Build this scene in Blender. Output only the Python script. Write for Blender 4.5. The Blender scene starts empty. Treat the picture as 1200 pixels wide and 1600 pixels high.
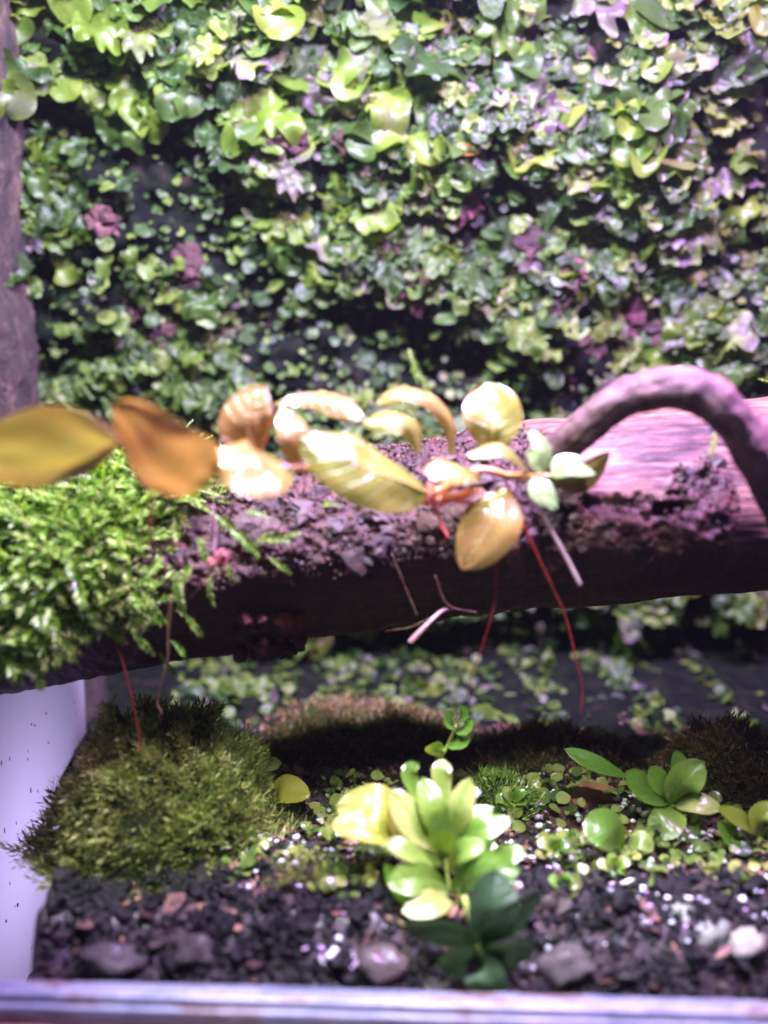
import bpy, math, random
import numpy as np
from mathutils import Vector, Matrix, Euler, noise

random.seed(7)
np.random.seed(7)
S = 0.01                       # everything below is worked out in centimetres
SC = bpy.context.scene
COL = SC.collection
rad = math.radians

# ------------------------------------------------------------------ camera
PITCH = rad(8.0)
CAM = Vector((0.0, -21.0, 3.48))
FPX = 1448.0                   # focal length in pixels of a 1200 wide frame
cd = bpy.data.cameras.new("camera")
cam = bpy.data.objects.new("camera", cd)
COL.objects.link(cam)
cam.location = CAM * S
cam.rotation_euler = (math.pi / 2 - PITCH, 0, 0)
cd.sensor_fit = 'HORIZONTAL'
cd.sensor_width = 24.0
cd.lens = 24.0 * FPX / 1200.0
cd.clip_start = 0.005
cd.clip_end = 20
cd.dof.use_dof = True
cd.dof.focus_distance = 0.222
cd.dof.aperture_fstop = 4.6
cd.dof.aperture_blades = 7
SC.camera = cam

# ------------------------------------------------------------------ world, lamps, exposure
w = bpy.data.worlds.new("World")
SC.world = w
w.use_nodes = True
w.node_tree.nodes["Background"].inputs[0].default_value = (0.22, 0.19, 0.70, 1)
w.node_tree.nodes["Background"].inputs[1].default_value = 0.12


def lamp(name, loc, target, size, power, color):
    l = bpy.data.lights.new(name, 'AREA')
    l.shape = 'DISK'
    l.size = size * S
    l.energy = power
    l.color = color
    o = bpy.data.objects.new(name, l)
    COL.objects.link(o)
    o.location = Vector(loc) * S
    o.rotation_euler = (Vector(target) - Vector(loc)).to_track_quat('-Z', 'Y').to_euler()
    return o


lamp("grow_lamp_white", (-4.5, -5.2, 19), (-2, 2, 0), 2.4, 1.4, (0.84, 0.87, 1.0))
lamp("grow_lamp_cool", (2.0, -5.0, 19.5), (1, 2, 0), 2.2, 0.95, (0.70, 0.76, 1.0))
lamp("grow_lamp_violet", (7.5, -5.5, 18.5), (5, 1, 0), 2.2, 2.1, (0.55, 0.32, 1.0))
lamp("grow_lamp_pink", (9.5, -4.5, 19), (5, 1, 0), 2.2, 0.6, (1.0, 0.45, 0.78))
front = lamp("floor_fill_lamp", (3.0, -15.0, 17), (1.6, -1.6, -7.0), 2.2, 0.045, (0.92, 0.93, 1.0))  # unseen fill added to brighten the floor under the log
front.data.spread = rad(34)
pane_fill = lamp("pane_fill_lamp", (-15.0, -1.0, -8.5), (-8.8, 1, -7.5), 3.0, 0.022, (0.74, 0.64, 1.0))  # unseen fill added outside the tank to make the pane glow
pane_fill.data.spread = rad(100)

SC.view_settings.view_transform = 'Standard'
SC.view_settings.look = 'None'
SC.view_settings.exposure = 0.22
SC.view_settings.gamma = 1.0
SC.render.engine = 'CYCLES'
SC.cycles.use_denoising = True
SC.cycles.max_bounces = 6
SC.cycles.transparent_max_bounces = 8
SC.cycles.sample_clamp_indirect = 4.0
SC.cycles.caustics_reflective = False
SC.cycles.caustics_refractive = False

# ------------------------------------------------------------------ helpers
CP, SP = math.cos(PITCH), math.sin(PITCH)


def P(px, py, Y):
    """point at depth Y (cm) seen at a place of the 1200 x 1600 photograph"""
    r, u = (px - 600) / FPX, (800 - py) / FPX
    d = Vector((r, CP + u * SP, -SP + u * CP))
    k = (Y - CAM.y) / d.y
    return CAM + d * k


def cm_per_px(Y):
    return (Y - CAM.y) / FPX


def sstep(a, b, t):
    t = max(0.0, min(1.0, (t - a) / (b - a)))
    return t * t * (3 - 2 * t)


def rnd(a, b):
    return random.uniform(a, b)


def fr(p, s, oct=4, H=0.8):
    return noise.fractal(Vector(p) * s, H, 2.1, oct)


def mesh(name, V, F, smooth=True, mat=None):
    m = bpy.data.meshes.new(name)
    V = np.asarray(V, dtype=np.float64) * S
    m.from_pydata(V.tolist(), [], [tuple(f) for f in F])
    if smooth:
        m.polygons.foreach_set("use_smooth", [True] * len(m.polygons))
    if mat:
        m.materials.append(mat)
    m.update()
    return m


def empty(name, loc, label=None, cat=None, group=None, kind=None):
    o = bpy.data.objects.new(name, None)
    o.empty_display_size = 0.005
    COL.objects.link(o)
    o.location = Vector(loc) * S
    tag(o, label, cat, group, kind)
    return o


def tag(o, label=None, cat=None, group=None, kind=None):
    if label:
        o["label"] = label
    if cat:
        o["category"] = cat
    if group:
        o["group"] = group
    if kind:
        o["kind"] = kind
    return o


def origin(par):
    return Vector(par.location) / S if par is not None else Vector((0, 0, 0))


def part(name, V, F, mat, par=None, smooth=True, loc=None):
    """mesh object from world-space cm vertices"""
    if par is not None:
        base = Vector((0, 0, 0))
        q = par
        while q is not None:
            base += Vector(q.location) / S
            q = q.parent
    else:
        base = Vector(loc) if loc is not None else Vector((0, 0, 0))
    V = np.asarray([tuple(v) for v in V], dtype=np.float64) - np.array(base)
    o = bpy.data.objects.new(name, mesh(name, V, F, smooth, mat))
    COL.objects.link(o)
    if par is not None:
        o.parent = par
    else:
        o.location = base * S
    return o


def put(name, me, mat4, par):
    """object that shares mesh data; mat4 is world placement in cm"""
    o = bpy.data.objects.new(name, me)
    COL.objects.link(o)
    l, r, s = mat4.decompose()
    o.location = (l - origin(par)) * S
    o.rotation_mode = 'QUATERNION'
    o.rotation_quaternion = r
    o.scale = s
    o.parent = par
    return o


class Heap:
    """many small pieces in one mesh"""
    def __init__(self):
        self.V, self.F, self.n = [], [], 0

    def add(self, V, F, M=None):
        V = np.asarray(V, dtype=np.float64)
        if M is not None:
            A = np.array(M)
            V = V @ A[:3, :3].T + A[:3, 3]
        self.V.append(V)
        n = self.n
        self.F.extend([tuple(i + n for i in f) for f in F])
        self.n += len(V)

    def build(self, name, mat, par=None, smooth=True, loc=None):
        return part(name, np.concatenate(self.V), self.F, mat, par, smooth, loc)


def frame(pos, fwd, up, scale=1.0):
    """matrix: local +Y along fwd, local +Z near up"""
    f = Vector(fwd).normalized()
    u = Vector(up) - f * Vector(up).dot(f)
    if u.length < 1e-4:
        u = f.orthogonal()
    u.normalize()
    s = f.cross(u)
    M = Matrix((s, f, u)).transposed().to_4x4()
    if isinstance(scale, (int, float)):
        scale = (scale,) * 3
    M = M @ Matrix.Diagonal((*scale, 1.0))
    M.translation = Vector(pos)
    return M


def spline(pts, n):
    """Catmull-Rom through pts"""
    p = [Vector(q) for q in pts]
    p = [p[0] * 2 - p[1]] + p + [p[-1] * 2 - p[-2]]
    out = []
    segs = len(p) - 3
    for i in range(n + 1):
        t = i / n * segs
        k = min(int(t), segs - 1)
        t -= k
        a, b, c, d = p[k:k + 4]
        out.append(0.5 * ((2 * b) + (c - a) * t + (2 * a - 5 * b + 4 * c - d) * t * t + (3 * b - a - 3 * c + d) * t ** 3))
    return out


def tube(pts, radii, n=24, sides=8, rough=0.0, rs=3.0):
    c = spline(pts, n)
    V, F = [], []
    ref = Vector((0.13, -0.9, 0.4))
    for i, q in enumerate(c):
        tan = (c[min(i + 1, n)] - c[max(i - 1, 0)]).normalized()
        a = (ref - tan * ref.dot(tan)).normalized()
        b = tan.cross(a)
        t = i / n * (len(radii) - 1)
        k = min(int(t), len(radii) - 2)
        r = radii[k] + (radii[k + 1] - radii[k]) * (t - k)
        for j in range(sides):
            an = 2 * math.pi * j / sides
            d = a * math.cos(an) + b * math.sin(an)
            rr = r
            if rough:
                rr += rough * fr(q + d * r, rs)
            V.append(q + d * rr)
    for i in range(n):
        for j in range(sides):
            j2 = (j + 1) % sides
            F.append((i * sides + j, i * sides + j2, (i + 1) * sides + j2, (i + 1) * sides + j))
    V.append(c[0]); V.append(c[-1])
    for j in range(sides):
        j2 = (j + 1) % sides
        F.append((len(V) - 2, j2, j))
        F.append((len(V) - 1, n * sides + j, n * sides + j2))
    return V, F


def ico(sub=1):
    import bmesh
    bm = bmesh.new()
    bmesh.ops.create_icosphere(bm, subdivisions=sub, radius=1)
    V = [v.co.copy() for v in bm.verts]
    F = [tuple(v.index for v in f.verts) for f in bm.faces]
    bm.free()
    return V, F


ICO1, ICO2, ICO3, ICO4 = ico(1), ico(2), ico(3), ico(4)


def rock(sub, seed, amp=0.25, s=1.1):
    V, F = {1: ICO1, 2: ICO2, 3: ICO3, 4: ICO4}[sub]
    o = Vector((seed * 7.13, seed * 3.7, seed * 1.9))
    return [v * (1 + amp * noise.fractal(v * s + o, 0.9, 2.1, 4)) for v in V], F


# ------------------------------------------------------------------ materials
def mat(name):
    m = bpy.data.materials.new(name)
    m.use_nodes = True
    nt = m.node_tree
    for n in list(nt.nodes):
        nt.nodes.remove(n)
    out = nt.nodes.new("ShaderNodeOutputMaterial")
    return m, nt, out


def N(nt, typ, **kw):
    n = nt.nodes.new(typ)
    for k, v in kw.items():
        if k in n.inputs:
            n.inputs[k].default_value = v
        else:
            setattr(n, k, v)
    return n


def ramp(nt, stops, interp='LINEAR'):
    r = nt.nodes.new("ShaderNodeValToRGB")
    r.color_ramp.interpolation = interp
    e = r.color_ramp.elements
    while len(e) < len(stops):
        e.new(0.5)
    for el, (p, c) in zip(e, stops):
        el.position = p
        el.color = (*c, 1)
    return r


def rand_value(nt):
    """one random number for each mesh island of each object"""
    a = N(nt, "ShaderNodeNewGeometry")
    b = N(nt, "ShaderNodeObjectInfo")
    m = N(nt, "ShaderNodeMath", operation='ADD')
    f = N(nt, "ShaderNodeMath", operation='FRACT')
    nt.links.new(a.outputs["Random Per Island"], m.inputs[0])
    nt.links.new(b.outputs["Random"], m.inputs[1])
    nt.links.new(m.outputs[0], f.inputs[0])
    return f.outputs[0]


def noise_node(nt, scale, detail=4, rough=0.6, stretch=None, coord="Object"):
    tc = N(nt, "ShaderNodeTexCoord")
    mp = N(nt, "ShaderNodeMapping")
    mp.inputs["Scale"].default_value = tuple(100.0 * q for q in (stretch or (1, 1, 1)))
    nt.links.new(tc.outputs[coord], mp.inputs[0])
    nn = N(nt, "ShaderNodeTexNoise", Scale=scale, Detail=detail, Roughness=rough)
    nt.links.new(mp.outputs[0], nn.inputs["Vector"])
    return nn


def bump(nt, height, strength, dist_cm):
    b = N(nt, "ShaderNodeBump", Strength=strength, Distance=dist_cm * S)
    nt.links.new(height, b.inputs["Height"])
    return b.outputs[0]


def leaf_material(name, stops, rough=0.3, trans=0.35, trans_tint=(1.0, 1.0, 0.6), nscale=3.0, blotch=0.35,
                  coat=0.25, bumpk=0.4, spec=0.5, bdist=0.03, veins=0.0, edge=0.0):
    m, nt, out = mat(name)
    L = nt.links.new
    rv = rand_value(nt)
    nn = noise_node(nt, nscale)
    mx = N(nt, "ShaderNodeMath", operation='MULTIPLY_ADD')
    L(nn.outputs[0], mx.inputs[0])
    mx.inputs[1].default_value = blotch * 2
    sub = N(nt, "ShaderNodeMath", operation='SUBTRACT')
    L(rv, sub.inputs[0]); sub.inputs[1].default_value = blotch
    L(sub.outputs[0], mx.inputs[2])
    r = ramp(nt, stops)
    fac = mx.outputs[0]
    fine = noise_node(nt, nscale * 6, 3)
    height = fine.outputs[0]
    col = r.outputs[0]
    if edge or veins:
        al = N(nt, "ShaderNodeAttribute", attribute_name="along")
        ac = N(nt, "ShaderNodeAttribute", attribute_name="across")
        ab = N(nt, "ShaderNodeMath", operation='ABSOLUTE'); L(ac.outputs["Fac"], ab.inputs[0])
        pw = N(nt, "ShaderNodeMath", operation='POWER'); L(ab.outputs[0], pw.inputs[0]); pw.inputs[1].default_value = 2.0
        e1 = N(nt, "ShaderNodeMath", operation='MULTIPLY_ADD'); L(pw.outputs[0], e1.inputs[0]); e1.inputs[1].default_value = -edge; L(fac, e1.inputs[2])
        fac = e1.outputs[0]
        # side veins: slanted from the midrib towards the tip
        v1 = N(nt, "ShaderNodeMath", operation='MULTIPLY_ADD'); L(ab.outputs[0], v1.inputs[0]); v1.inputs[1].default_value = -0.22; L(al.outputs["Fac"], v1.inputs[2])
        wv = N(nt, "ShaderNodeMath", operation='MULTIPLY_ADD'); L(nn.outputs[0], wv.inputs[0]); wv.inputs[1].default_value = 0.10; L(v1.outputs[0], wv.inputs[2])
        v2 = N(nt, "ShaderNodeMath", operation='MULTIPLY'); L(wv.outputs[0], v2.inputs[0]); v2.inputs[1].default_value = 44.0
        v3 = N(nt, "ShaderNodeMath", operation='SINE'); L(v2.outputs[0], v3.inputs[0])
        v4 = N(nt, "ShaderNodeMapRange"); L(v3.outputs[0], v4.inputs[0])
        v4.inputs[1].default_value, v4.inputs[2].default_value = 0.80, 1.0
        mid = N(nt, "ShaderNodeMapRange"); L(ab.outputs[0], mid.inputs[0])
        mid.inputs[1].default_value, mid.inputs[2].default_value, mid.inputs[3].default_value, mid.inputs[4].default_value = 0.0, 0.09, 1.0, 0.0
        vm = N(nt, "ShaderNodeMath", operation='MAXIMUM'); L(v4.outputs[0], vm.inputs[0]); L(mid.outputs[0], vm.inputs[1])
        hh_ = N(nt, "ShaderNodeMath", operation='MULTIPLY_ADD'); L(vm.outputs[0], hh_.inputs[0]); hh_.inputs[1].default_value = -0.8; L(fine.outputs[0], hh_.inputs[2])
        height = hh_.outputs[0]
        vc = N(nt, "ShaderNodeMath", operation='MULTIPLY'); L(vm.outputs[0], vc.inputs[0]); vc.inputs[1].default_value = veins
        vx = N(nt, "ShaderNodeMix", data_type='RGBA', blend_type='MIX')
        L(vc.outputs[0], vx.inputs[0]); L(r.outputs[0], vx.inputs[6]); vx.inputs[7].default_value = (*stops[-1][1], 1)
        col = vx.outputs[2]
    L(fac, r.inputs[0])
    bs = N(nt, "ShaderNodeBsdfPrincipled", Roughness=rough)
    bs.inputs["Specular IOR Level"].default_value = spec
    bs.inputs["Coat Weight"].default_value = coat
    bs.inputs["Coat Roughness"].default_value = rough * 0.6
    L(col, bs.inputs["Base Color"])
    nb = bump(nt, height, bumpk, bdist)
    L(nb, bs.inputs["Normal"])
    tr = N(nt, "ShaderNodeBsdfTranslucent")
    tm = N(nt, "ShaderNodeMix", data_type='RGBA', blend_type='MULTIPLY')
    tm.inputs[0].default_value = 1.0
    L(col, tm.inputs[6])
    tm.inputs[7].default_value = (*[q * 1.5 for q in trans_tint], 1)
    L(tm.outputs[2], tr.inputs[0])
    mixs = N(nt, "ShaderNodeMixShader")
    mixs.inputs[0].default_value = trans
    L(bs.outputs[0], mixs.inputs[1]); L(tr.outputs[0], mixs.inputs[2])
    L(mixs.outputs[0], out.inputs[0])
    return m


def simple_material(name, stops, nscale=4, rough=0.6, bumpk=0.6, bdist=0.05, stretch=None, spec=0.4, coat=0.0,
                    rand=0.0, detail=5, rough_var=0.0, fine=5.0):
    m, nt, out = mat(name)
    L = nt.links.new
    nn = noise_node(nt, nscale, detail, 0.65, stretch)
    r = ramp(nt, stops)
    if rand:
        rv = rand_value(nt)
        ma = N(nt, "ShaderNodeMath", operation='MULTIPLY_ADD')
        L(rv, ma.inputs[0]); ma.inputs[1].default_value = rand
        sb = N(nt, "ShaderNodeMath", operation='SUBTRACT')
        L(nn.outputs[0], sb.inputs[0]); sb.inputs[1].default_value = rand * 0.5
        L(sb.outputs[0], ma.inputs[2])
        L(ma.outputs[0], r.inputs[0])
    else:
        L(nn.outputs[0], r.inputs[0])
    bs = N(nt, "ShaderNodeBsdfPrincipled", Roughness=rough)
    bs.inputs["Specular IOR Level"].default_value = spec
    bs.inputs["Coat Weight"].default_value = coat
    bs.inputs["Coat Roughness"].default_value = 0.15
    L(r.outputs[0], bs.inputs["Base Color"])
    f = noise_node(nt, nscale * fine, 5, 0.7, stretch)
    if rough_var:
        mr = N(nt, "ShaderNodeMapRange")
        L(nn.outputs[0], mr.inputs[0])
        mr.inputs[1].default_value, mr.inputs[2].default_value = 0.35, 0.65
        mr.inputs[3].default_value, mr.inputs[4].default_value = rough - rough_var, rough + rough_var
        L(mr.outputs[0], bs.inputs["Roughness"])
    L(bump(nt, f.outputs[0], bumpk, bdist), bs.inputs["Normal"])
    L(bs.outputs[0], out.inputs[0])
    return m


M = {}
M['liverwort'] = leaf_material("liverwort", [(0.0, (0.03, 0.065, 0.016)), (0.3, (0.065, 0.12, 0.02)), (0.52, (0.13, 0.20, 0.025)),
                                            (0.74, (0.18, 0.235, 0.035)), (0.88, (0.13, 0.15, 0.075)), (1.0, (0.12, 0.085, 0.11))],
                               rough=0.42, trans=0.5, trans_tint=(1.0, 1.1, 0.35), nscale=1.1, blotch=0.45, coat=0.14, spec=0.5, bumpk=1.0, bdist=0.04)
M['liverwort_small'] = leaf_material("liverwort_small", [(0.0, (0.018, 0.038, 0.014)), (0.35, (0.045, 0.09, 0.02)), (0.65, (0.11, 0.17, 0.03)), (0.88, (0.17, 0.22, 0.045)), (1.0, (0.15, 0.12, 0.14))],
                                     rough=0.42, trans=0.46, trans_tint=(1, 1.1, 0.4), nscale=1.5, blotch=0.35, coat=0.14, spec=0.5, bumpk=1.0, bdist=0.05)
M['peat'] = simple_material("peat_wall", [(0.32, (0.003, 0.003, 0.005)), (0.44, (0.006, 0.007, 0.007)), (0.54, (0.008, 0.011, 0.007)), (0.60, (0.012, 0.016, 0.009)), (0.65, (0.024, 0.011, 0.014)), (0.8, (0.075, 0.03, 0.037))],
                            nscale=1.6, rough=0.9, bumpk=1.0, bdist=0.15, spec=0.08)
M['bark_chip'] = simple_material("bark_chip", [(0.3, (0.025, 0.010, 0.012)), (0.6, (0.09, 0.035, 0.038)), (0.85, (0.20, 0.10, 0.10))],
                                 nscale=2.0, rough=0.7, bumpk=1.0, bdist=0.08, stretch=(0.5, 1, 1.5), rand=0.3)
M['cork'] = simple_material("cork_bark", [(0.35, (0.012, 0.008, 0.012)), (0.55, (0.05, 0.028, 0.028)), (0.8, (0.20, 0.13, 0.09))],
                            nscale=1.5, rough=0.8, bumpk=1.0, bdist=0.15, stretch=(1.3, 1.3, 0.5))
M['creeper'] = leaf_material("creeper_leaf", [(0.0, (0.31, 0.19, 0.05)), (0.25, (0.32, 0.245, 0.055)), (0.5, (0.29, 0.26, 0.055)), (0.75, (0.19, 0.21, 0.035)), (1.0, (0.33, 0.33, 0.14))],
                             rough=0.30, trans=0.42, trans_tint=(1.0, 0.92, 0.35), nscale=0.75, blotch=0.42, coat=0.8, bumpk=0.6, bdist=0.02, spec=0.9, veins=0.3, edge=0.25)
M['creeper_orange'] = leaf_material("creeper_orange_leaf", [(0.0, (0.32, 0.15, 0.045)), (0.35, (0.33, 0.20, 0.05)), (0.65, (0.31, 0.25, 0.055)), (1.0, (0.26, 0.25, 0.06))],
                             rough=0.30, trans=0.42, trans_tint=(1.0, 0.85, 0.35), nscale=0.75, blotch=0.42, coat=0.8, bumpk=0.6, bdist=0.02, spec=0.9, veins=0.3, edge=0.25)
M['creeper_brown'] = leaf_material('creeper_brown_leaf', [(0.0, (0.30, 0.17, 0.08)), (0.4, (0.26, 0.19, 0.075)), (0.7, (0.20, 0.195, 0.055)), (1.0, (0.28, 0.28, 0.09))], rough=0.32, trans=0.30, trans_tint=(1, 0.9, 0.35), nscale=0.6, blotch=0.42, coat=0.6, bumpk=0.6, bdist=0.02, veins=0.25, edge=0.3)
M['creeper_green'] = leaf_material("creeper_young_leaf", [(0.0, (0.16, 0.26, 0.08)), (0.6, (0.24, 0.34, 0.14)), (1.0, (0.36, 0.42, 0.22))],
                                   rough=0.25, trans=0.25, nscale=1.5, coat=0.5)
M['creeper_olive'] = leaf_material("creeper_olive_leaf", [(0.0, (0.12, 0.09, 0.02)), (1.0, (0.20, 0.13, 0.04))], rough=0.35, trans=0.2, nscale=1.5)
M['rib'] = leaf_material('leaf_midrib', [(0.0, (0.40, 0.30, 0.10)), (1.0, (0.46, 0.38, 0.14))], rough=0.3, trans=0.2, nscale=1.0)
M['stem'] = simple_material("creeper_stem", [(0.3, (0.45, 0.13, 0.05)), (0.7, (0.55, 0.26, 0.08))], nscale=1.5, rough=0.35, bumpk=0.2, coat=0.4)
M['root'] = leaf_material("red_root", [(0.0, (0.22, 0.015, 0.022)), (1.0, (0.36, 0.04, 0.035))], rough=0.35, trans=0.25, trans_tint=(1, 0.5, 0.4), nscale=2)
M['root_pale'] = leaf_material("pale_root", [(0.0, (0.45, 0.25, 0.28)), (1.0, (0.70, 0.52, 0.55))], rough=0.35, trans=0.3, trans_tint=(1, 0.8, 0.8), nscale=2)
M['root_dry'] = simple_material("dry_root", [(0.3, (0.10, 0.05, 0.03)), (0.7, (0.22, 0.12, 0.07))], nscale=3)
M['pink'] = leaf_material("pink_root_mass", [(0.0, (0.72, 0.34, 0.30)), (1.0, (0.85, 0.58, 0.52))], rough=0.3, trans=0.4, trans_tint=(1, 0.55, 0.5), nscale=2, coat=0.5)
M['moss'] = leaf_material("feather_moss", [(0.0, (0.06, 0.13, 0.025)), (0.4, (0.19, 0.33, 0.05)), (0.75, (0.36, 0.48, 0.10)), (1.0, (0.56, 0.60, 0.28))],
                          rough=0.34, trans=0.42, trans_tint=(1, 1.1, 0.35), nscale=1.2, blotch=0.2, coat=0.15, bumpk=0.1)
M['moss_base'] = simple_material("moss_base", [(0.3, (0.012, 0.016, 0.006)), (0.6, (0.04, 0.055, 0.012)), (0.8, (0.10, 0.12, 0.025))], nscale=2.5, rough=0.9, bumpk=1.0, bdist=0.1, spec=0.1)
M['ground_moss'] = leaf_material("ground_moss", [(0.0, (0.06, 0.10, 0.02)), (0.5, (0.20, 0.25, 0.05)), (1.0, (0.50, 0.50, 0.18))],
                                 rough=0.3, trans=0.3, nscale=0.6, blotch=0.4, coat=0.2, bumpk=0.1)
M['dry_moss'] = leaf_material("dry_moss", [(0.0, (0.05, 0.028, 0.012)), (0.5, (0.14, 0.085, 0.03)), (1.0, (0.34, 0.25, 0.10))], rough=0.5, trans=0.2, nscale=1.0, blotch=0.2, coat=0.2, bumpk=0.1)
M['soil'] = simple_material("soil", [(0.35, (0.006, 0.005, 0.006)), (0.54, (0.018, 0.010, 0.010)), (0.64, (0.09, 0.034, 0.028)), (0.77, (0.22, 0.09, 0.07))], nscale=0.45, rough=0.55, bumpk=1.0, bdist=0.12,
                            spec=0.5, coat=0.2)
M['gravel'] = simple_material("gravel", [(0.2, (0.005, 0.005, 0.006)), (0.65, (0.014, 0.013, 0.012)), (0.95, (0.08, 0.065, 0.05))], nscale=2.0, rough=0.6, bumpk=0.8, bdist=0.06, rand=0.6, spec=0.2)  # front gravel kept near black to carry the shade over it
M['crumb'] = simple_material("soil_crumb", [(0.2, (0.014, 0.008, 0.008)), (0.55, (0.07, 0.03, 0.025)), (0.9, (0.30, 0.14, 0.11))], nscale=2.0, rough=0.5, bumpk=0.6, bdist=0.05, rand=0.6, coat=0.25)
M['plant'] = leaf_material("floor_plant_leaf", [(0.0, (0.06, 0.16, 0.02)), (0.45, (0.13, 0.26, 0.03)), (0.8, (0.21, 0.33, 0.05)), (1.0, (0.32, 0.38, 0.10))],
                           rough=0.28, trans=0.35, trans_tint=(1, 1.05, 0.3), nscale=0.9, blotch=0.2, coat=0.4, bumpk=0.3, veins=0.25, edge=-0.2)
M['plant_yellow'] = leaf_material("floor_plant_yellow_leaf", [(0.0, (0.28, 0.32, 0.045)), (1.0, (0.42, 0.40, 0.055))], rough=0.3, trans=0.35, trans_tint=(1, 0.95, 0.3), nscale=0.9, blotch=0.2, coat=0.4, bumpk=0.3, veins=0.25, edge=-0.2)
M['plant_shade'] = leaf_material("floor_plant_shade_leaf", [(0.0, (0.025, 0.06, 0.022)), (1.0, (0.05, 0.105, 0.04))], rough=0.35, trans=0.18, nscale=0.9, blotch=0.2, coat=0.2, bumpk=0.3, veins=0.25, edge=-0.2)  # floor plant leaf with the front shade darkened into its green
M['plant_stem'] = simple_material("floor_plant_stem", [(0.3, (0.20, 0.30, 0.05)), (0.7, (0.36, 0.40, 0.08))], nscale=2, rough=0.4, bumpk=0.2)
M['branch'] = simple_material("vine_branch", [(0.3, (0.05, 0.022, 0.03)), (0.55, (0.14, 0.07, 0.075)), (0.8, (0.28, 0.16, 0.155))], nscale=2.2, rough=0.55, bumpk=0.8, bdist=0.04,
                              stretch=(0.7, 1.2, 1.2), spec=0.35, fine=7)
M['flake'] = simple_material("red_flake", [(0.3, (0.035, 0.008, 0.007)), (0.7, (0.10, 0.024, 0.018))], nscale=2, rough=0.6, rand=0.5)
M['bud'] = leaf_material("pink_bud", [(0.0, (0.42, 0.12, 0.14)), (1.0, (0.55, 0.26, 0.24))], rough=0.4, trans=0.3, trans_tint=(1, 0.6, 0.6), nscale=2)
M['litter'] = simple_material('leaf_litter', [(0.2, (0.03, 0.014, 0.01)), (0.55, (0.13, 0.06, 0.04)), (0.9, (0.32, 0.19, 0.10))], nscale=2, rough=0.5, rand=0.7)
M['dead_leaf'] = leaf_material("dead_leaf", [(0.0, (0.26, 0.10, 0.03)), (1.0, (0.42, 0.20, 0.07))], rough=0.5, trans=0.25, nscale=2)


def stone_mat(name, a, b):
    return simple_material(name, [(0.3, a), (0.7, b)], nscale=1.8, rough=0.5, bumpk=0.9, bdist=0.08, coat=0.15)


def droplet_material():
    m, nt, out = mat("water_droplet")
    bs = N(nt, "ShaderNodeBsdfPrincipled", Roughness=0.12, IOR=1.33)
    bs.inputs["Base Color"].default_value = (0.9, 0.95, 1, 1)
    bs.inputs["Transmission Weight"].default_value = 0.7
    bs.inputs["Specular IOR Level"].default_value = 1.0
    nt.links.new(bs.outputs[0], out.inputs[0])
    return m


M['droplet'] = droplet_material()
M['glints'] = simple_material('glint_grains', [(0.2, (0.55, 0.35, 0.55)), (0.4, (0.75, 0.65, 0.70)), (0.55, (0.80, 0.80, 0.80)), (0.85, (0.55, 0.66, 0.60))], nscale=2, rough=0.25, rand=0.9, coat=0.6)  # pale grains added as bright glints on the wet floor


def log_material():
    m, nt, out = mat("log_wood")
    L = nt.links.new
    at = N(nt, "ShaderNodeAttribute", attribute_name="wood")
    un = N(nt, "ShaderNodeAttribute", attribute_name="under")
    g = noise_node(nt, 2.2, 8, 0.72, (0.35, 3.6, 3.6))
    g2 = noise_node(nt, 0.5, 3, 0.5, (0.8, 1, 1))
    r1 = ramp(nt, [(0.36, (0.016, 0.007, 0.007)), (0.46, (0.075, 0.030, 0.026)), (0.55, (0.145, 0.072, 0.052)), (0.70, (0.25, 0.155, 0.10))])
    add = N(nt, "ShaderNodeMath", operation='MULTIPLY_ADD')
    L(g2.outputs[0], add.inputs[0]); add.inputs[1].default_value = 0.5
    s0 = N(nt, "ShaderNodeMath", operation='SUBTRACT')
    L(g.outputs[0], s0.inputs[0]); s0.inputs[1].default_value = 0.25
    L(s0.outputs[0], add.inputs[2])
    L(add.outputs[0], r1.inputs[0])
    c = noise_node(nt, 2.6, 6, 0.7)
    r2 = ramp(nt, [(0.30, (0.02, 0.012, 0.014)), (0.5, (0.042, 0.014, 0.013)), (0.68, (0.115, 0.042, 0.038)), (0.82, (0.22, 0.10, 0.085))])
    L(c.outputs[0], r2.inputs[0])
    r3 = ramp(nt, [(0.30, (0.014, 0.004, 0.004)), (0.6, (0.05, 0.014, 0.011)), (0.8, (0.11, 0.034, 0.025))])  # reddish underside bark, its shade darkened into the ramp
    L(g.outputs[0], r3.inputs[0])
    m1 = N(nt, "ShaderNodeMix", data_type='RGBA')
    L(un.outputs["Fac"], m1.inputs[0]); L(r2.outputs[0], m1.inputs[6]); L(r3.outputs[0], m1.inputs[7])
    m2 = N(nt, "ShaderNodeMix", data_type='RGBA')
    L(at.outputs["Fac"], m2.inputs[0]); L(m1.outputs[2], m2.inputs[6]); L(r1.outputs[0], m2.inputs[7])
    bs = N(nt, "ShaderNodeBsdfPrincipled", Roughness=0.48)
    bs.inputs["Specular IOR Level"].default_value = 0.3
    L(m2.outputs[2], bs.inputs["Base Color"])
    b1 = noise_node(nt, 8, 5, 0.7)
    b2 = noise_node(nt, 5, 5, 0.6, (0.15, 2.5, 2.5))
    hm = N(nt, "ShaderNodeMix", data_type='FLOAT')
    L(at.outputs["Fac"], hm.inputs[0]); L(b1.outputs[0], hm.inputs[2]); L(b2.outputs[0], hm.inputs[3])
    L(bump(nt, hm.outputs[0], 0.9, 0.06), bs.inputs["Normal"])
    L(bs.outputs[0], out.inputs[0])
    return m


M['log'] = log_material()


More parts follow.
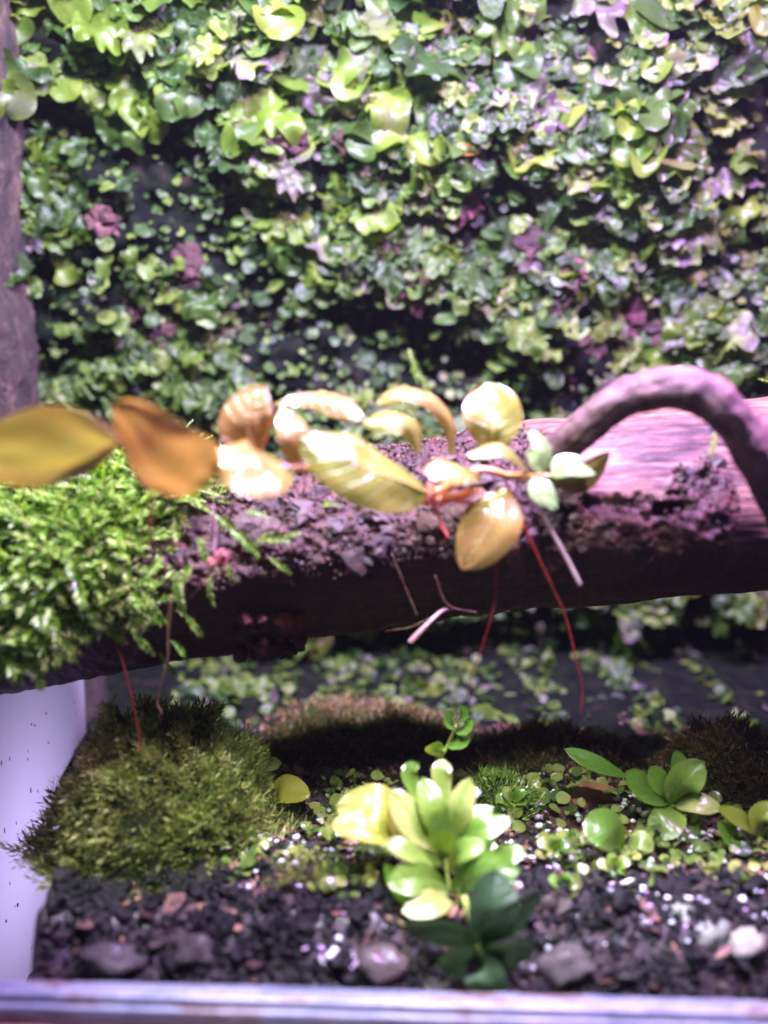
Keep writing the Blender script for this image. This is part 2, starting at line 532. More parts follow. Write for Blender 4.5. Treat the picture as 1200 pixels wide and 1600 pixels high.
def rail_material():
    m, nt, out = mat("glass_rail")
    L = nt.links.new
    nn = noise_node(nt, 1.1, 7, 0.75, (0.6, 1.8, 1.8))
    r = ramp(nt, [(0.32, (0.07, 0.08, 0.12)), (0.45, (0.13, 0.14, 0.19)), (0.54, (0.20, 0.21, 0.25)), (0.60, (0.11, 0.06, 0.045)), (0.68, (0.18, 0.18, 0.22))])
    L(nn.outputs[0], r.inputs[0])
    bs = N(nt, "ShaderNodeBsdfPrincipled", Roughness=0.38)
    bs.inputs["Coat Weight"].default_value = 0.2
    bs.inputs["Coat Roughness"].default_value = 0.08
    L(r.outputs[0], bs.inputs["Base Color"])
    f = noise_node(nt, 5, 4, 0.7, (0.3, 1, 1))
    L(bump(nt, f.outputs[0], 0.5, 0.03), bs.inputs["Normal"])
    L(bs.outputs[0], out.inputs[0])
    return m


M['rail'] = rail_material()
M['rail_brown'] = simple_material("rail_wood", [(0.3, (0.10, 0.05, 0.045)), (0.7, (0.26, 0.14, 0.11))], nscale=0.8, rough=0.5, stretch=(0.4, 1, 1), coat=0.3)
M['pane'] = simple_material("misted_pane", [(0.25, (0.60, 0.58, 0.70)), (0.6, (0.74, 0.70, 0.84)), (0.8, (0.80, 0.77, 0.88))], nscale=0.35, rough=0.3, bumpk=0.25, bdist=0.03,
                            spec=0.5, coat=0.4, fine=9)
def add_translucency(m, k, tint):
    nt = m.node_tree
    out = [n for n in nt.nodes if n.type == 'OUTPUT_MATERIAL'][0]
    src = out.inputs[0].links[0].from_socket
    tr = N(nt, "ShaderNodeBsdfTranslucent")
    tr.inputs[0].default_value = (*tint, 1)
    mx = N(nt, "ShaderNodeMixShader")
    mx.inputs[0].default_value = k
    nt.links.new(src, mx.inputs[1]); nt.links.new(tr.outputs[0], mx.inputs[2]); nt.links.new(mx.outputs[0], out.inputs[0])


add_translucency(M['pane'], 0.6, (0.80, 0.76, 0.92))
M['speck'] = simple_material("dirt_speck", [(0.3, (0.14, 0.12, 0.17)), (0.7, (0.30, 0.26, 0.34))], nscale=3)

# ------------------------------------------------------------------ setting: back wall
ZW0, ZW1 = -8.5, 18.0


def wall_y(x, z):
    y = 10.3 - 0.14 * (z + 7) + 1.4 * sstep(-3.2, -5.2, z + 0.6 * noise.noise(Vector((x * 0.5, 3, 0)))) - 8.2 * sstep(-5.7, -7.3, z)  # undercut and forward foot shaped to keep the wall bottom dark
    p = Vector((x, 0.0, z))
    y += 0.9 * noise.fractal(p * 0.33 + Vector((3, 0, 9)), 0.9, 2.0, 3) + 0.45 * noise.fractal(p * 1.1, 0.7, 2.1, 3)
    return y


nx, nz = 210, 200
V, F = [], []
for j in range(nz):
    for i in range(nx):
        x = -16 + 32 * i / (nx - 1)
        z = ZW0 + (ZW1 - ZW0) * j / (nz - 1)
        V.append((x, wall_y(x, z) - 0.12 * fr((x, 1.7, z), 3.5, 3), z))
for j in range(nz - 1):
    for i in range(nx - 1):
        a = j * nx + i
        F.append((a, a + 1, a + nx + 1, a + nx))
wall = part('wall_back', V, F, M['peat'])
tag(wall, kind='structure')

# ------------------------------------------------------------------ setting: soil
def soil_z(x, y):
    z = -6.5 - 0.35 * sstep(0.0, 4.0, y)
    z -= 1.25 * sstep(-4.5, -5.9, y + 0.35 * noise.noise(Vector((x * 0.8, 0, 4))))
    z += 0.22 * noise.fractal(Vector((x, y, 0.3)) * 0.45, 0.9, 2.0, 3)
    z += 0.12 * noise.fractal(Vector((x, y, 5.3)) * 1.7, 0.7, 2.1, 3)
    e = -6.35 - 0.13 * (y + 6) + 0.25 * noise.noise(Vector((y * 0.9, 2, 0)))
    z -= 4.5 * sstep(e, e - 0.7, x)            # the substrate stops short of the side pane
    return z


nx, ny = 220, 150
V, F = [], []
for j in range(ny):
    for i in range(nx):
        x = -8.7 + 23 * i / (nx - 1)
        y = -6.15 + 19.5 * j / (ny - 1)
        V.append((x, y, soil_z(x, y) + 0.05 * fr((x, y, 2.2), 5, 3)))
for j in range(ny - 1):
    for i in range(nx - 1):
        a = j * nx + i
        F.append((a, a + 1, a + nx + 1, a + nx))
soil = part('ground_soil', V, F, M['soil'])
tag(soil, kind='structure')


# ------------------------------------------------------------------ front rail, side pane, cork slab
def box_bev(x0, x1, y0, y1, z0, z1, b, nxs=60, wob=0.0):
    prof = [(y0, z0), (y0, z1 - b), (y0 + b * 0.3, z1 - b * 0.3), (y0 + b, z1), (y1 - b, z1), (y1, z1 - b), (y1, z0)]
    V, F = [], []
    k = len(prof)
    for i in range(nxs + 1):
        x = x0 + (x1 - x0) * i / nxs
        for q, (y, z) in enumerate(prof):
            d = wob * noise.noise(Vector((x * 1.7, q * 3.1, 0)))
            V.append((x, y + d, z + d))
    for i in range(nxs):
        for q in range(k):
            q2 = (q + 1) % k
            F.append((i * k + q, (i + 1) * k + q, (i + 1) * k + q2, i * k + q2))
    F.append(tuple(range(k)))
    F.append(tuple(nxs * k + q for q in reversed(range(k))))
    return V, F


ROLL = Matrix.Translation((0, 0, 0.1)) @ Matrix.Rotation(rad(1.75), 4, 'Y')
rail = empty('door_rail', (0, -6.5, -8.2), 'pale blue-violet plastic door rail running along the bottom of the tank', 'rail')
V, F = box_bev(-9.5, 9.5, -6.72, -6.30, -8.3, -6.98, 0.05, wob=0.012)
part('channel_lip', [ROLL @ Vector(v) for v in V], F, M['rail'], rail)
V, F = box_bev(-9.5, 9.5, -6.86, -6.725, -8.3, -7.11, 0.04, wob=0.012)
part('channel_front', [ROLL @ Vector(v) for v in V], F, M['rail'], rail)
V, F = box_bev(-9.5, 9.5, -7.25, -6.865, -9.2, -7.40, 0.08, wob=0.03)
part('base_board', [ROLL @ Vector(v) for v in V], F, M['rail_brown'], rail)

def pane_x(y):
    return -8.8


pane = empty('side_pane', (pane_x(-2), -2, -7), 'misted lavender-white side pane with dark specks beside the moss mound', 'glass pane')
V, F = [], []
ny, nz = 50, 40
for j in range(nz + 1):
    for i in range(ny + 1):
        V.append((pane_x(-6.3 + 11.5 * i / ny), -6.3 + 11.5 * i / ny, -14 + 11.8 * j / nz))
for j in range(nz):
    for i in range(ny):
        a = j * (ny + 1) + i
        F.append((a, a + 1, a + ny + 2, a + ny + 1))
gl = part('glass', V, F, M['pane'], pane, smooth=False)
h = Heap()
for _ in range(34):
    v, f = rock(1, _, 0.4)
    s = rnd(0.02, 0.06)
    yy = rnd(-1, 5)
    h.add(v, f, Matrix.Translation((pane_x(yy) + 0.01, yy, rnd(-12.5, -4.0))) @ Matrix.Diagonal((0.012, s * rnd(0.5, 1), s * rnd(0.8, 2.2), 1)))
tag(h.build('dirt_specks', M['speck'], pane), kind='stuff')

slab = empty('cork_slab', (-11.0, 6.5, -7), 'dark furrowed cork bark slab upright at the wall edge above the moss-covered log', 'bark')
V, F = [], []
na, nz = 40, 160
for j in range(nz + 1):
    z = -7.5 + 22 * j / nz
    for i in range(na):
        a = 2 * math.pi * i / na
        d = Vector((math.cos(a) * 1.5, math.sin(a) * 1.6, 0))
        q = Vector((d.x, d.y, z * 0.3))
        r = 1 + 0.22 * fr(q, 0.9, 4) + 0.13 * abs(fr((d.x, d.y, z * 0.5), 2.5, 4))
        V.append((-12.15 + 1.75 * sstep(-1.0, -5.5, z) + 0.25 * math.sin(z * .6) + d.x * r, 6.9 + d.y * r, z))
for j in range(nz):
    for i in range(na):
        i2 = (i + 1) % na
        F.append((j * na + i, j * na + i2, (j + 1) * na + i2, (j + 1) * na + i))
part('bark', V, F, M['cork'], slab)

# ------------------------------------------------------------------ the log
LPX = [(-200, 985), (0, 942), (340, 886), (640, 833), (860, 803), (1200, 776), (1400, 768)]
lx = np.array([P(a, b, 0).x for a, b in LPX])
lz = np.array([P(a, b, 0).z for a, b in LPX])
LC = np.polyfit(lx, lz, 3)
LR = 2.12


def log_z(x):
    return float(np.polyval(LC, x))


def log_pt(x, th, r=LR):
    """th: degrees from straight up, growing towards the camera"""
    a = rad(th)
    return Vector((x, -math.sin(a) * r, log_z(x) + math.cos(a) * r))


def log_nrm(th):
    a = rad(th)
    return Vector((0, -math.sin(a), math.cos(a)))


def px2log(px, py):
    c = np.interp(px, [a for a, b in LPX], [b for a, b in LPX])
    q = max(-1, min(1, (c - py) / 146.0))
    th = math.degrees(math.acos(q)) - 8
    return (px - 600) * (21.2 - 2.3 * math.sin(rad(th))) / FPX, th


KX, KT = px2log(1088, 795)
HX, HT = px2log(1040, 797)


def log_masks(x, th):
    n1 = fr((x, th / 40, 1.0), 1.3, 5)
    n2 = fr((x, th / 40, 7.0), 3.2, 4)
    # bare wood: right part of the log, peeled edge jagged
    edge = np.interp(th, [-180, -60, -20, 15, 35, 50, 62, 75, 90, 110, 180], [2.9, 2.9, 2.6, 2.9, 4.1, 4.2, 4.1, 4.4, 5.0, 5.6, 6])
    wd = sstep(-0.05, 0.05, x - edge - 0.35 * n1 - 0.22 * n2)
    lim = np.interp(x, [-4, 2, 4.5, 6, 9], [90, 92, 98, 108, 114])
    low = sstep(lim - 4, lim + 3, th + 7 * n1 + 4 * n2)
    wd *= 1 - low
    kd = math.hypot((x - KX) / 0.9, (th - KT) / 26) + 0.25 * n2 + 0.15 * n1
    knot = 1 - sstep(0.75, 1.0, kd)
    kd2 = math.hypot((x - 4.9) / 1.55, (th - 92) / 17) + 0.25 * n2 + 0.2 * n1
    knot2 = 1 - sstep(0.75, 1.05, kd2)
    cr = max(knot, knot2)
    wd *= 1 - cr
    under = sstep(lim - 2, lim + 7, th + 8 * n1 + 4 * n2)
    return wd, under, knot, cr


nu, nv = 560, 230
ths = []
for j in range(nv):                       # more rows on the side that is seen
    t = j / nv
    ths.append(-60 + 200 * (t / 0.82) if t < 0.82 else 140 + 160 * (t - 0.82) / 0.18)
V, F, wood, und = [], [], [], []
for i in range(nu + 1):
    x = -11.5 + 23.5 * i / nu
    for j in range(nv):
        th = ths[j]
        wd, un, kn, cr = log_masks(x, th if th < 180 else th - 360)
        p = log_pt(x, th, LR)
        b1 = fr(p, 0.45, 3)
        rough = fr(p, 2.4, 5, 0.55)
        cell = noise.voronoi(p * 5.0)[0][0]
        crust = (0.13 * rough + 0.10 * (0.5 - cell)) * (1 - 0.72 * un)
        grain = 0.018 * noise.fractal(Vector((p.x * 0.5, p.y * 5, p.z * 5)), 0.8, 2.1, 3)
        r = LR + 0.10 * b1 + (1 - wd) * (crust - 0.07) + wd * (0.10 + grain)
        r += 0.22 * kn + 0.06 * (cr - kn)
        hd = math.hypot((x - HX) / 0.42, (th - HT - 1.5 * math.sin(x * 3)) / 4.2)
        r -= 0.45 * (1 - sstep(0.5, 1.0, hd + 0.25 * rough))
        # broken ledge with a cavity left of the bare wood
        cd_ = math.hypot((x - 4.2 - 0.25 * rough) / 0.65, (th - 60 + 30 * (x - 4.2)) / 15)
        r -= 0.40 * (1 - sstep(0.5, 1.0, cd_ + 0.35 * rough)) * (1 - wd)
        r += (0.22 + 0.10 * sstep(2, 6, x)) * math.exp(-((th - np.interp(x, [-4, 2, 6, 9], [84, 86, 98, 104])) / 24) ** 2)      # lip above the overhanging underside
        V.append(log_pt(x, th, r))
        wood.append(wd); und.append(un)
for i in range(nu):
    for j in range(nv):
        j2 = (j + 1) % nv
        F.append((i * nv + j, i * nv + j2, (i + 1) * nv + j2, (i + 1) * nv + j))
log = empty('log', (0, 0, log_z(0) - LR), 'thick weathered log lying across the tank, bare pinkish wood at one end, crusty bark midway', 'log')
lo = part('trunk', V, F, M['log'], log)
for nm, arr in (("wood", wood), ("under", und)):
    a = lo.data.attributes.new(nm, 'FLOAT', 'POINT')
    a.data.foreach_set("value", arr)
# crumbly crust on top of the bark
h = Heap()
cr_rocks = [rock(1, 40 + k, 0.75, 1.9) for k in range(10)]
for _ in range(5200):
    x, th = rnd(-3.6, 8.0), rnd(-35, 100)
    wd, un, kn, cr = log_masks(x, th)
    dens = (1 - wd) * (1 - un)
    if x > 4.5 and cr < 0.4:
        continue
    if random.random() > dens * (0.35 + 1.1 * max(0, fr((x, th / 40, 3), 1.5) + 0.35)):
        continue
    s = rnd(0.018, 0.06) * (1.4 if random.random() < 0.12 else 1)
    v, f = random.choice(cr_rocks)
    p = log_pt(x, th, LR - 0.03 + 0.22 * math.exp(-((th - 88) / 24) ** 2) + 0.10 * fr(log_pt(x, th), 0.45, 3) + 0.2 * kn)
    h.add(v, f, Matrix.Translation(p) @ Euler((rnd(0, 6), rnd(0, 6), rnd(0, 6))).to_matrix().to_4x4() @ Matrix.Diagonal((s, s * rnd(.6, 1), s * rnd(.6, 1), 1)))
M['crust'] = simple_material("bark_crust", [(0.2, (0.02, 0.012, 0.014)), (0.55, (0.045, 0.018, 0.018)), (0.85, (0.15, 0.07, 0.066))], nscale=2.0, rough=0.6, bumpk=0.5, bdist=0.04, rand=0.35)
tag(h.build('bark_crust', M['crust'], log, smooth=False), kind='stuff')

random.seed(77)
for k in range(70):
    x, th = rnd(-3.0, 7.2), rnd(35, 98)
    wd, un, kn, cr_ = log_masks(x, th)
    if wd > 0.3 or un > 0.6 or (x > 4.6 and cr_ < 0.3):
        continue
    v, f = rock(2, 700 + k, 0.9, 1.7)
    sz = rnd(0.10, 0.30)
    n = log_nrm(th)
    Mx = frame(log_pt(x, th, LR + 0.02 + 0.2 * math.exp(-((th - 88) / 24) ** 2)), Vector((rnd(-1, 1), 0, 0)) + n.cross(Vector((1, 0, 0))) * rnd(-1, 1), n + Vector((rnd(-.4, .4), 0, rnd(0, .4))), (sz, sz * rnd(.5, 1.3), sz * 0.3))
    part('bark_flake', [Mx @ q for q in v], f, M['crust'], log, smooth=False)

# ------------------------------------------------------------------ arching branch
br = empty('arching_branch', P(868, 708, -1.9), 'purplish-brown bare branch arching over the bare end of the log', 'branch')
pts = [P(845, 728, -1.3), P(880, 698, -2.1), P(930, 655, -2.7), P(990, 616, -3.1), P(1078, 606, -3.4), P(1140, 650, -3.5), P(1185, 715, -3.4), P(1235, 810, -3.0), P(1290, 900, -2.4)]
V, F = tube(pts, [0.46, 0.36, 0.36, 0.37, 0.43, 0.36, 0.40, 0.44, 0.42], 150, 44, 0.055, 1.5)
c_ = spline(pts, 150)
for i in range(151):
    for j in range(44):
        q = V[i * 44 + j]
        d = (q - c_[i]).normalized()
        a = 2 * math.pi * j / 44
        V[i * 44 + j] = q + d * (0.035 * noise.fractal(Vector((math.cos(a) * 5, math.sin(a) * 5, i * 0.035)), 0.7, 2.1, 3) + 0.012 * noise.noise(q * 9))
part('wood', V, F, M['branch'], br)

# ------------------------------------------------------------------ leaf builders
def leaf_geo(mid, wcm, nrm, nu=14, nv=8, a=1.0, b=0.75, cup=0.15, fold=0.0, ruffle=0.0, pet=0.06, rk=9.0, seed=0.0):
    c = spline(mid, nu)
    V, F = [], []
    nrm = Vector(nrm)
    for i, q in enumerate(c):
        t = i / nu
        tan = (c[min(i + 1, nu)] - c[max(i - 1, 0)]).normalized()
        n = (nrm - tan * nrm.dot(tan)).normalized()
        s = tan.cross(n)
        wd = 0.5 * wcm * max(pet, math.sin(math.pi * min(0.995, max(0.0, t)) ** a) ** b)
        if i == nu:
            wd = 0.004
        for j in range(nv + 1):
            k = 2 * j / nv - 1
            wob = 1 + 0.05 * noise.noise(Vector((t * 5 + seed, k * 2, seed)))
            off = s * (k * wd * wob) + n * (cup * wd * k * k + fold * wd * abs(k))
            if ruffle:
                off += n * (ruffle * wd * k * k * math.sin(rk * t + 3 * k + seed * 7))
            off += n * (0.07 * wcm * noise.noise(Vector((t * 3.5 + seed * 3, k * 1.7, seed))))
            V.append(q + off)
    W_ = nv + 1
    for i in range(nu):
        for j in range(nv):
            F.append((i * W_ + j, i * W_ + j + 1, (i + 1) * W_ + j + 1, (i + 1) * W_ + j))
    return V, F


TOCAM = Vector((0, -1, 0.25))
_seed = [0]


def leaf(par, mid, wpx, mat, nrm=TOCAM, name='leaf', rib=None, **kw):
    """mid: (px, py, Y) points from the leaf's foot to its tip"""
    _seed[0] += 1.37
    pts = [P(*q) for q in mid]
    if len(pts) == 2:
        n = Vector(nrm).normalized()
        pts.insert(1, (pts[0] + pts[1]) / 2 + n * (pts[1] - pts[0]).length * kw.pop('arch', 0.08))
    else:
        kw.pop('arch', None)
    Y = mid[len(mid) // 2][2]
    V, F = leaf_geo(pts, wpx * cm_per_px(Y), nrm, seed=_seed[0], **kw)
    o = part(name, V, F, mat, par)
    nv_, nu_ = kw.get('nv', 8), kw.get('nu', 14)
    ta = o.data.attributes.new("along", 'FLOAT', 'POINT')
    ta.data.foreach_set("value", [i / nu_ for i in range(nu_ + 1) for j in range(nv_ + 1)])
    ta = o.data.attributes.new("across", 'FLOAT', 'POINT')
    ta.data.foreach_set("value", [2 * j / nv_ - 1 for i in range(nu_ + 1) for j in range(nv_ + 1)])
    if rib:
        nv, nu = kw.get('nv', 8), kw.get('nu', 14)
        c = [V[i * (nv + 1) + nv // 2] for i in range(nu)]
        r = wpx * cm_per_px(Y) * 0.018
        V2, F2 = tube(c, [r * 1.6, r, r * 0.5], nu * 2, 6)
        part('midrib', V2, F2, rib, o)
    return o


# ------------------------------------------------------------------ creeper in front of the log
cr = empty('creeping_plant', P(700, 760, -2.6), 'creeping plant with glossy yellow-orange leaves trailing in front of the log', 'plant')
CO = M['creeper_orange']
C, G, O_ = M['creeper'], M['creeper_green'], M['creeper_olive']
UP = Vector((0, -0.45, 1))
BACK = Vector((0, -1, -0.35))
leaf(cr, [(188, 690, -5.6), (110, 700, -5.9), (10, 715, -6.1), (-75, 728, -6.1)], 158, M['creeper_brown'], (0.05, -0.85, -0.7), a=0.85, b=0.8, cup=-0.10, nu=20, nv=12)
leaf(cr, [(185, 690, -5.6), (120, 648, -5.3), (60, 640, -5.2), (5, 655, -5.2)], 46, C, (0, -0.35, 1), a=0.9, cup=-0.1)
leaf(cr, [(330, 752, -5.0), (262, 718, -5.35), (178, 628, -5.3)], 150, M['creeper_brown'], (0.1, -0.85, -0.62), a=0.75, b=0.55, cup=-0.10, nu=20, nv=12)
leaf(cr, [(458, 735, -4.4), (395, 722, -5.0), (328, 712, -5.0)], 118, CO, (0.0, -0.75, 0.75), a=0.9, b=0.6, cup=-0.22, rib=M['rib'], nu=18, nv=12)
leaf(cr, [(400, 712, -3.9), (385, 655, -4.0), (412, 601, -3.7)], 88, CO, (0.1, -0.8, 0.55), a=0.9, b=0.7, cup=-0.22, rib=M['rib'], nu=18, nv=10)
leaf(cr, [(462, 728, -4.2), (462, 680, -4.4), (440, 636, -4.0)], 58, C, (0.35, -0.8, 0.4), a=0.9, b=0.7, cup=-0.2)
leaf(cr, [(428, 632, -3.3), (480, 622, -3.3), (530, 632, -3.5), (568, 658, -3.6)], 46, C, (-0.1, -0.75, 0.7), a=1.35, b=0.65, cup=-0.25, rib=M['rib'], nu=18, nv=10)
leaf(cr, [(668, 772, -3.6), (570, 728, -4.5), (468, 684, -4.5)], 118, C, (0.15, -0.75, 0.5), a=0.9, b=0.55, cup=-0.28, fold=-0.1, rib=M['rib'], nu=20, nv=12)
leaf(cr, [(656, 712, -3.3), (640, 665, -3.5), (605, 655, -3.6), (566, 662, -3.6)], 48, C, (0, -0.7, 0.7), a=1.2, b=0.6, cup=-0.2, rib=M['rib'], nu=18, nv=10)
leaf(cr, [(706, 712, -3.0), (700, 660, -3.1), (670, 622, -3.2), (625, 612, -3.3), (588, 632, -3.3)], 36, C, (-0.1, -0.6, 0.8), a=1.5, b=0.45, cup=-0.25, rib=M['rib'], nu=24, nv=8, pet=0.3)
leaf(cr, [(766, 712, -2.7), (770, 660, -2.8), (757, 597, -2.4)], 92, C, (-0.05, -0.8, 0.6), a=1.35, b=0.6, cup=0.14, ruffle=0.08, rib=M['rib'], nu=20, nv=12)
leaf(cr, [(752, 742, -2.9), (710, 728, -3.7), (664, 740, -3.9)], 66, C, (0, -0.65, 0.8), a=1.0, b=0.6, cup=-0.25, rib=M['rib'], nu=16, nv=10)
leaf(cr, [(828, 742, -2.9), (790, 702, -3.3), (730, 712, -3.5)], 34, C, (0, -0.6, 0.8), a=1.2, b=0.6, cup=-0.2)
leaf(cr, [(785, 760, -2.9), (770, 810, -3.4), (722, 890, -3.5)], 96, C, (-0.15, -0.95, 0.35), a=1.15, b=0.6, cup=-0.25, rib=M['rib'], nu=20, nv=12)
leaf(cr, [(850, 742, -2.9), (848, 705, -3.0), (826, 672, -2.9)], 30, G, (0.2, -0.9, 0.4), a=1.1, cup=0.1)
leaf(cr, [(852, 740, -2.9), (842, 722, -3.1), (824, 704, -3.1)], 30, G, (0.3, -0.9, 0.2), a=1.1, cup=0.1)
leaf(cr, [(858, 744, -3.0), (890, 728, -3.2), (930, 740, -3.2)], 36, G, (0, -0.7, 0.7), a=1.0, cup=-0.15)
leaf(cr, [(866, 756, -2.9), (910, 748, -2.9), (953, 706, -2.8)], 46, O_, (0.0, -0.95, -0.2), a=0.9, cup=-0.1)
leaf(cr, [(834, 744, -3.0), (846, 764, -3.2), (870, 796, -3.2)], 40, G, (-0.1, -0.8, 0.6), a=1.1, cup=-0.15)
leaf(cr, [(862, 742, -3.0), (876, 722, -3.0), (905, 712, -2.9)], 26, G, (0.0, -0.8, 0.6), a=1.1, cup=-0.15)
V, F = tube([P(-60, 715, -5.2), P(188, 690, -5.1), P(330, 735, -4.5), P(460, 733, -4.2), P(560, 742, -3.6), P(668, 772, -3.3), P(745, 735, -3.0), P(800, 744, -2.9), P(860, 744, -2.95)],
            [0.05, 0.06, 0.07, 0.09, 0.09, 0.10, 0.075, 0.075, 0.06], 90, 10, 0.015, 3)
part('stem', V, F, M['stem'], cr)


def root(par, pts, r0, r1, mat, name='root', wob=0.0):
    q = [P(*a) for a in pts]
    V, F = tube(q, [r0, (r0 + r1) / 2, r1], 40, 7, r0 * 0.35, 2.5)
    return part(name, V, F, mat, par)


root(cr, [(788, 745, -2.9), (805, 790, -2.9), (842, 872, -2.75), (862, 915, -2.7), (884, 965, -2.6), (900, 1030, -2.6), (910, 1075, -2.6), (907, 1122, -2.6)], 0.034, 0.009, M['root'])
root(cr, [(783, 790, -3.0), (776, 880, -2.8), (772, 945, -2.7), (755, 1005, -2.7), (737, 1055, -2.7), (731, 1092, -2.7)], 0.024, 0.006, M['root'])
root(cr, [(828, 760, -2.9), (848, 805, -2.85), (878, 858, -2.8), (907, 914, -2.8)], 0.04, 0.05, M['root_pale'])
root(cr, [(160, 900, -1.9), (176, 985, -2.3), (196, 1050, -2.5), (214, 1130, -2.5), (221, 1190, -2.5), (220, 1244, -2.5)], 0.03, 0.008, M['root'])
root(cr, [(268, 930, -2.6), (262, 1000, -2.6), (262, 1030, -2.6), (250, 1075, -2.6), (246, 1100, -2.6), (252, 1112, -2.6), (248, 1120, -2.6)], 0.032, 0.012, M['root_dry'])
root(cr, [(238, 775, -4.9), (234, 810, -4.0), (236, 850, -3.0)], 0.035, 0.03, M['root'])
root(cr, [(705, 952, -1.9), (690, 955, -2.2), (668, 975, -2.4), (640, 1004, -2.5)], 0.03, 0.06, M['root_pale'])
root(cr, [(600, 986, -1.9), (640, 980, -1.95), (680, 962, -2.0), (705, 952, -1.9)], 0.02, 0.02, M['root_dry'])
root(cr, [(612, 865, -2.35), (630, 910, -2.3), (652, 962, -2.15)], 0.018, 0.015, M['root_dry'])
root(cr, [(680, 900, -2.35), (700, 945, -2.2), (745, 957, -2.1)], 0.018, 0.012, M['root_dry'])
root(cr, [(333, 790, -3.2), (336, 830, -3.1), (334, 862, -3.1)], 0.035, 0.035, M['root_pale'])
# lit pink rootlets under the middle leaves
for pts, r in (([(640, 772, -3.4), (680, 782, -3.5), (720, 775, -3.5), (752, 765, -3.2)], .11),
               ([(672, 755, -3.5), (676, 775, -3.55), (682, 800, -3.4)], .085),
               ([(690, 770, -3.5), (700, 780, -3.5), (735, 785, -3.2)], .07),
               ([(655, 775, -3.5), (640, 782, -3.4), (622, 788, -3.0)], .06),
               ([(682, 795, -3.4), (690, 820, -2.8), (700, 838, -2.45)], .035)):
    root(cr, pts, r, r * 0.7, M['pink'], 'rootlet')

# pink bud hanging in the moss
b = empty('pink_bud', P(340, 872, -3.1), 'small pink angular bud hanging below the orange leaves at the moss edge', 'bud')
c_ = P(343, 872, -3.1)
for k, (dx, dz, sx, sz) in enumerate(((0.03, 0.0, .15, .17), (-0.14, -0.08, .10, .09), (0.10, 0.10, .07, .08))):
    v, f = rock(2, 91 + k, 0.8, 1.6)
    part('petal', [c_ + Vector((dx + q.x * sx, -0.04 * k + q.y * 0.1, dz + q.z * sz)) for q in v], f, M['bud'], b, smooth=False)

# ------------------------------------------------------------------ feather moss
def frond_geo(n=13, L=1.0, lw=0.2, curve=0.3, seed=0):
    rr = random.Random(seed)
    V, F = [], []
    cs = []
    side = rr.uniform(-0.25, 0.25)
    for i in range(n + 1):
        t = i / n
        cs.append(Vector((side * t * t * L, L * t * (1 - 0.15 * curve * t), -curve * L * t * t * 0.6)))
    for i, q in enumerate(cs):
        w_ = 0.022 * L * (1 - 0.6 * i / n)
        V += [q + Vector((-w_, 0, 0)), q + Vector((w_, 0, 0))]
    for i in range(n):
        F.append((2 * i, 2 * i + 1, 2 * i + 3, 2 * i + 2))
    for i in range(1, n + 1):
        t = i / n
        ll = lw * L * (math.sin(math.pi * (0.12 + 0.80 * t)) ** 0.7) * rr.uniform(0.8, 1.2)
        tan = (cs[i] - cs[i - 1]).normalized()
        for s in (-1, 1):
            an = rad(rr.uniform(38, 62)) * (1 - 0.45 * t)
            d = (tan * math.cos(an) + Vector((s, 0, 0)) * math.sin(an) + Vector((0, 0, rr.uniform(-0.1, 0.45)))).normalized()
            o = tan.cross(d).cross(d).normalized() * ll * 0.14
            up = Vector((0, 0, ll * 0.10))
            b0 = len(V)
            q = cs[i] - tan * (L / n) * (0.5 if s > 0 else 0.0)
            V += [q, q + d * ll * 0.45 + o - up, q + d * ll, q + d * ll * 0.45 - o - up, q + d * ll * 0.5 + up]
            F += [(b0, b0 + 1, b0 + 4), (b0 + 1, b0 + 2, b0 + 4), (b0 + 2, b0 + 3, b0 + 4), (b0 + 3, b0, b0 + 4)]
    return V, F


FR = [frond_geo(n=random.choice((13, 15, 18)), lw=rnd(0.17, 0.27), curve=rnd(0.0, 0.8), seed=k) for k in range(16)]
FRM = [mesh('moss_frond', v, f, False, M['moss']) for v, f in FR]

lm = empty('log_moss', log_pt(-6, 0), 'bright green feathery moss draped thickly over one end of the log', 'moss')


def moss_thick(x, th):
    e = np.interp(th, [-60, 0, 40, 70, 90, 115, 140], [-2.8, -2.9, -3.1, -3.9, -4.1, -4.9, -6.0])
    e += 0.9 * fr((x, th / 40, 11), 0.9, 3)
    return 0.62 * sstep(0.0, 2.8, e - x) * sstep(-75, -30, th) * (1 - sstep(92, 110, th + 12 * fr((x, th / 30, 2), 1.0, 2)))


V, F = [], []
na, nb = 110, 110
for i in range(na + 1):
    x = -11.5 + 8.6 * i / na
    for j in range(nb + 1):
        th = -80 + 225 * j / nb
        k = moss_thick(x, th)
        p = log_pt(x, th)
        V.append(log_pt(x, th, LR - 0.25 + 1.05 * min(0.5, k) + (0.2 if k > 0.05 else 0) * 1 + (0.14 * fr(p, 2.2, 4) if k > 0.03 else -0.1)))
for i in range(na):
    for j in range(nb):
        a = i * (nb + 1) + j
        F.append((a, a + 1, a + nb + 2, a + nb + 1))
part('moss_cushion', V, F, M['moss_base'], lm)


def moss_dir(th, x):
    n = log_nrm(th)
    g = n * rnd(0.15, 0.9) + Vector((rnd(-0.5, 1.0), -0.25, 0)) * 0.75 + Vector((0, 0, -1)) * rnd(-0.4, 0.6)
    up = n + Vector((rnd(-.5, .5), -0.5, 0.7))
    return g, up


